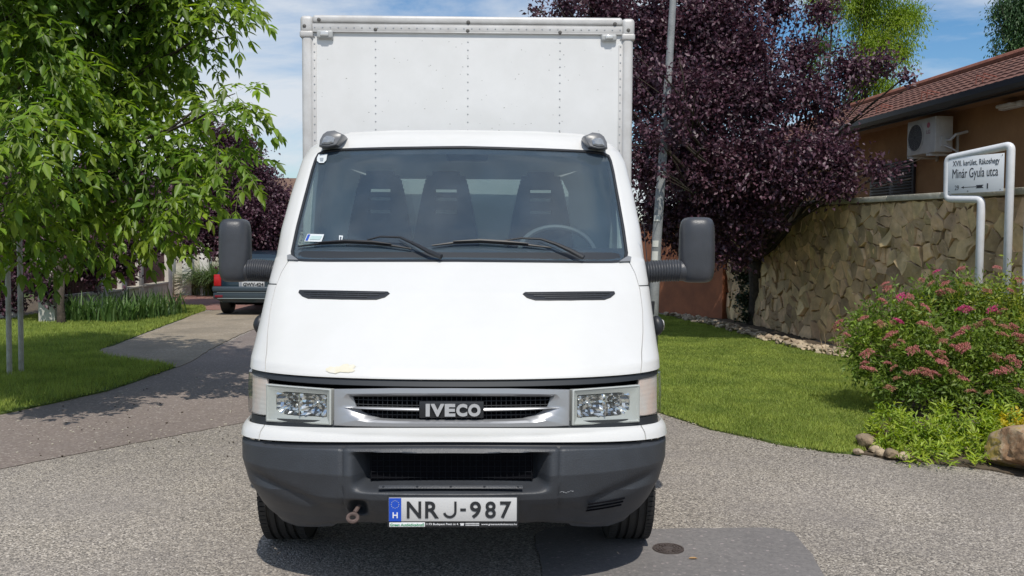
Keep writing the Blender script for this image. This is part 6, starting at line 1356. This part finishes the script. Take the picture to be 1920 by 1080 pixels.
def flower(kind, seed):
    R = np.random.RandomState(seed); n = 260; a = R.uniform(0, 2 * math.pi, n); r_ = np.sqrt(R.uniform(0, 1, n)); lob = 1 + 0.25 * np.sin(a * 4 + seed)
    P = np.stack([r_ * np.cos(a) * lob, r_ * np.sin(a) * lob, 0.32 * (1 - r_ ** 2) + R.uniform(-.12, .12, n)], 1) * 0.045; d = rdir(R, n) + np.array([0, 0, 0.6]); s = R.uniform(0.005, 0.009, n)
    o = leaves('flower_head', P, rdir(R, n), d, s * 1.5, s, pk[kind], None, 0.2); return o
rn3 = random.Random(5)
FL = [(1810, 580, 0, 1.4), (1861, 580, 0, 1.15), (1757, 509, 0, .8), (1665, 541, 1, .95), (1690, 557, 0, 1.1), (1735, 577, 1, 1.0), (1801, 505, 1, .9), (1870, 502, 1, .8), (1912, 525, 1, .8), (1763, 549, 1, .8), (1685, 602, 0, 1.0), (1673, 625, 1, .9), (1730, 608, 1, 1.0), (1742, 610, 1, .8), (1626, 663, 1, 1.2), (1625, 692, 1, 1.0), (1712, 657, 1, 1.1), (1741, 663, 1, .8), (1762, 661, 1, .8), (1768, 640, 2, .8), (1765, 680, 1, 1.1), (1796, 628, 1, 1.1), (1808, 618, 1, 1.1), (1790, 652, 1, .9), (1805, 650, 1, 1.1), (1811, 657, 1, 1.0), (1879, 627, 2, .9), (1866, 670, 2, .9), (1870, 700, 1, 1.2), (1884, 693, 1, .8), (1905, 680, 1, 1.0), (1893, 670, 1, .8), (1715, 700, 1, 1.1), (1750, 700, 1, 1.0), (1786, 697, 2, .9), (1806, 710, 1, .9), (1676, 690, 2, .8), (1663, 681, 1, .7), (1740, 705, 2, .9), (1820, 734, 2, .8), (1780, 545, 2, .9), (1745, 533, 2, .8), (1815, 533, 2, .8), (1850, 545, 2, .9), (1705, 570, 2, .8), (1650, 607, 2, .9), (1655, 565, 1, .9), (1573, 605, 1, .8), (1570, 617, 2, .8), (1587, 628, 1, .7), (1660, 532, 1, .7), (1835, 610, 2, .8), (1760, 620, 2, .8), (1848, 600, 2, .7), (1915, 735, 2, .9), (1908, 630, 1, 1.0), (1772, 532, 1, .8), (1728, 525, 1, .6), (1895, 545, 1, .7), (1690, 640, 2, .7)]
protos = [flower(0, 1), flower(1, 2), flower(2, 3)]
used_ = [False] * 3
def yfront(px, py):
    best = None
    for b in SB:
        C = Vector(at_y(b[0], b[1], b[3])); r_ = b[2] / sc(b[3]) * 0.98; d = ray(px, py).normalized(); oc = CAM - C; bb = oc.dot(d); cc2 = oc.dot(oc) - r_ * r_; D_ = bb * bb - cc2
        if D_ > 0:
            t_ = -bb - math.sqrt(D_); P = CAM + d * t_
            if best is None or P.y < best: best = P.y
    return best if best is not None else 4.75
for k in range(24):
    b = rn3.choice(SB[:16]); FL.append((b[0] + rn3.uniform(-.7, .7) * b[2], b[1] + rn3.uniform(-.7, .5) * b[2], rn3.choice((1, 2, 2)), rn3.uniform(.6, .95)))
FL = [q for q in FL if q[0] < 1935]
for (px__, py__, kd, s_) in FL[:99]:
    s_ *= 1.15 if kd else 1.0
    o = protos[kd] if not used_[kd] else protos[kd].copy()
    if used_[kd]: COL.objects.link(o)
    used_[kd] = True; q = at_y(px__, py__, yfront(px__, py__) - 0.02); o.location = q; o.scale = (s_, s_, s_); o.rotation_euler = (rn.uniform(0.2, 0.8), rn.uniform(-.3, .3), rn.uniform(0, 6)); o.parent = sb; o.matrix_parent_inverse = Matrix.Translation(-WPOS[sb.name])

# ---- low yellow green shrub in front
M_lf = mat('yellow green shrub leaf', (0.34, 0.42, 0.045), 0.5, color2=(0.20, 0.30, 0.03), vscale=5, island=0.35, transl=0.35)
ls = empty('low_shrub', (3.3, 2.75, 0), 'low yellow green leafy shrub on the asphalt edge below the spirea', 'shrub')
LSB = [(1700, 868, 14, 2.5), (1830, 880, 14, 2.4), (1760, 878, 14, 2.4), (1650, 842, 16, 2.9), (1730, 870, 20, 2.5), (1775, 872, 22, 2.45), (1850, 872, 20, 2.5), (1660, 770, 18, 3.4), (1640, 800, 18, 3.3), (1870, 830, 34, 2.9), (1680, 790, 26, 3.2), (1670, 830, 32, 2.9), (1705, 820, 40, 3.0), (1750, 815, 42, 3.0), (1800, 810, 40, 3.1), (1740, 850, 34, 2.7), (1790, 848, 36, 2.7), (1835, 838, 30, 2.8), (1845, 800, 34, 3.1), (1765, 780, 28, 3.3), (1820, 868, 20, 2.5), (1700, 858, 20, 2.6), (1880, 790, 40, 3.2)]
def sprigs(name, blobs, dens, m, parent, seed, L=0.045, W=0.014, per=9, ln=0.13):
    R = np.random.RandomState(seed); P, C = blob_pts(R, blobs, dens, 0.35, 2.0); n = len(P); d = unit(unit(P - C) * 0.5 + np.array([0, -0.2, 0.7]) + rdir(R, n) * 0.45); pos, ax, nr = [], [], []
    e1 = unit(np.cross(d, rdir(R, n))); e2 = np.cross(d, e1)
    for k in range(per):
        an = k * 2.4; s = e1 * math.cos(an) + e2 * math.sin(an); pos.append(P + d * ln * (k / per - 0.5)); ax.append(unit(s * 0.9 + d * (0.25 + 0.6 * k / per) + rdir(R, n) * 0.2)); nr.append(unit(d + rdir(R, n) * 0.3))
    pos, ax, nr = map(np.concatenate, (pos, ax, nr)); s = R.uniform(0.7, 1.2, len(pos)); k = pos[:, 2] > 0.02
    leaves(name, pos[k], ax[k], nr[k], (L * s)[k], (W * s)[k], m, parent, 0.2, True, 0.12)
sprigs('foliage', LSB, 1700, M_lf, ls, 51, L=0.062, W=0.017, per=10, ln=0.15)
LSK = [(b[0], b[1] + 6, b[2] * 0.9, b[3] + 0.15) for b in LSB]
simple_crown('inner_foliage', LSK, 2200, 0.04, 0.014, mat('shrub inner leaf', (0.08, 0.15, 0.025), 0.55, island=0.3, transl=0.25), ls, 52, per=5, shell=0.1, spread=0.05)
mb = MB()
for k in range(60): b = rn.choice(LSB); e = Vector(at_y(b[0] + rn.uniform(-20, 20), b[1] + rn.uniform(-15, 10), b[3])); s_ = Vector((e.x + rn.uniform(-.1, .1), e.y + rn.uniform(0, .2), 0)); mb.tube([s_, e], [0.005, 0.002], 4)
mb.build('stems', mat('twig brown', (0.12, 0.07, 0.04), 0.8), ls, fixn=False)
ys = empty('golden_shrub', (4.0, 3.1, 0), 'small golden yellow shrub behind the boulder', 'shrub')
sprigs('foliage', [(1905, 790, 26, 2.95), (1890, 805, 18, 2.85), (1935, 800, 40, 3.0), (1880, 785, 14, 3.0)], 1500, mat('golden leaf', (0.50, 0.42, 0.03), 0.5, island=0.25, transl=0.4), ys, 53, 0.030, 0.020, 7, 0.06)

# ---- strappy plants
def blades(name, base, count, h, w, bend_, m, parent, seed, spread=0.1, seg=5, fan=0.0):
    R = np.random.RandomState(seed); n = count; a = R.uniform(0, 2 * math.pi, n); bx = base[0] + R.normal(0, spread, n); by = base[1] + R.normal(0, spread * 0.6, n); hh = h * R.uniform(0.65, 1.15, n); ln = bend_ * R.uniform(0.3, 1.3, n) * hh
    dx, dy = np.cos(a), np.sin(a); sx, sy = -dy, dx; V = np.empty((n, seg + 1, 2, 3)); ww = w * R.uniform(0.7, 1.2, n)
    for j in range(seg + 1):
        t_ = j / seg; c = ln * t_ ** 1.7; z = hh * (t_ - 0.45 * bend_ * t_ ** 3 * (ln / (bend_ * hh + 1e-6))); wj = ww * (1 - t_ ** 2.5) * (0.7 + 0.6 * t_ * (1 - t_) * 2) + 0.0005
        for q, s in enumerate((-1, 1)): V[:, j, q, 0] = bx + dx * c + sx * wj * s * 0.5; V[:, j, q, 1] = by + dy * c + sy * wj * s * 0.5; V[:, j, q, 2] = base[2] + z
    V = V.reshape(-1, 3); b = np.arange(n)[:, None] * (2 * (seg + 1)); F = np.concatenate([b + [[2 * j, 2 * j + 1, 2 * j + 3, 2 * j + 2]] for j in range(seg)])
    return np_mesh(name, V, F, 4, m, parent, smooth=True)
M_iris = mat('iris leaf', (0.12, 0.20, 0.055), 0.45, color2=(0.08, 0.15, 0.04), vscale=2, island=0.3, transl=0.35)
IR = [(128, 606), (150, 609), (172, 608), (196, 609), (214, 606), (236, 608), (256, 606), (280, 604), (296, 600), (312, 598), (330, 595), (205, 598), (245, 597), (268, 594)]
ILAB = ['leftmost iris clump, beside the tree trunk', 'second iris clump from the tree trunk', 'third iris clump from the tree trunk', 'fourth iris clump from the tree trunk', 'fifth iris clump from the tree trunk', 'sixth iris clump from the trunk, front row', 'seventh iris clump from the trunk, front row', 'dense iris clump before the reddish gate boards', 'iris clump just left of the white end pillar', 'iris clump in front of the white end pillar', 'rightmost iris clump, nearest the red paving', 'back row iris clump, left of three', 'back row iris clump, middle of three', 'back row iris clump, right of three']
for i, (a_, b_) in enumerate(IR):
    q = gnd(a_, b_); o = blades('iris_clump', (0, 0, 0), 34, 0.62, 0.038, 0.45, M_iris, None, 60 + i, 0.09); o.location = (q.x, q.y, 0.02); tag(o, ILAB[i], 'iris', 'iris clumps under the fence')
q = gnd(383, 556); o = blades('pampas_grass', (0, 0, 0), 1900, 1.25, 0.022, 1.3, mat('pampas blade', (0.09, 0.15, 0.04), 0.5, color2=(0.14, 0.20, 0.07), vscale=2, island=0.35, transl=0.3), None, 90, 0.22, 7); o.location = (q.x + 0.2, q.y + 0.6, 0); tag(o, 'big arching clump of ornamental grass behind the green car', 'grass')
q = at_y(523, 470, 17); lsx = empty('young_shrub', (q.x, 19.6, 0), 'bright yellow green shrub tip above the green car roof', 'shrub')
sprigs('foliage', [(520, 468, 12, 19.6), (512, 478, 10, 19.6), (530, 476, 10, 19.6), (520, 500, 18, 19.6), (520, 530, 20, 19.6)], 260, mat('golden leaf', (0.50, 0.42, 0.03), 0.5), lsx, 54, 0.10, 0.035, 8, 0.22)
# dark ivy on the wall end
iv = empty('wall_ivy', (4.75, 14.6, 0), 'dark creeper where the stone wall meets the terracotta wall', 'climbing plant')
simple_crown('foliage', [(1395, 560, 24, 13.5), (1395, 520, 24, 13.5), (1400, 595, 20, 13.4), (1390, 480, 24, 13.6)], 1500, 0.06, 0.05, mat('ivy leaf', (0.035, 0.055, 0.02), 0.5, island=0.3), iv, 55, per=4, shell=0.3, spread=0.08)
# dry weeds at the wall foot
dw = blades('dry_weeds', (0, 0, 0), 90, 0.34, 0.006, 0.8, mat('dry stalk', (0.30, 0.22, 0.12), 0.8, island=0.3), None, 95, 0.16); q = gnd(1570, 668); dw.location = (q.x + 0.15, q.y, 0.03); tag(dw, 'dry weed tuft at the foot of the stone wall beside the spirea', 'weeds')
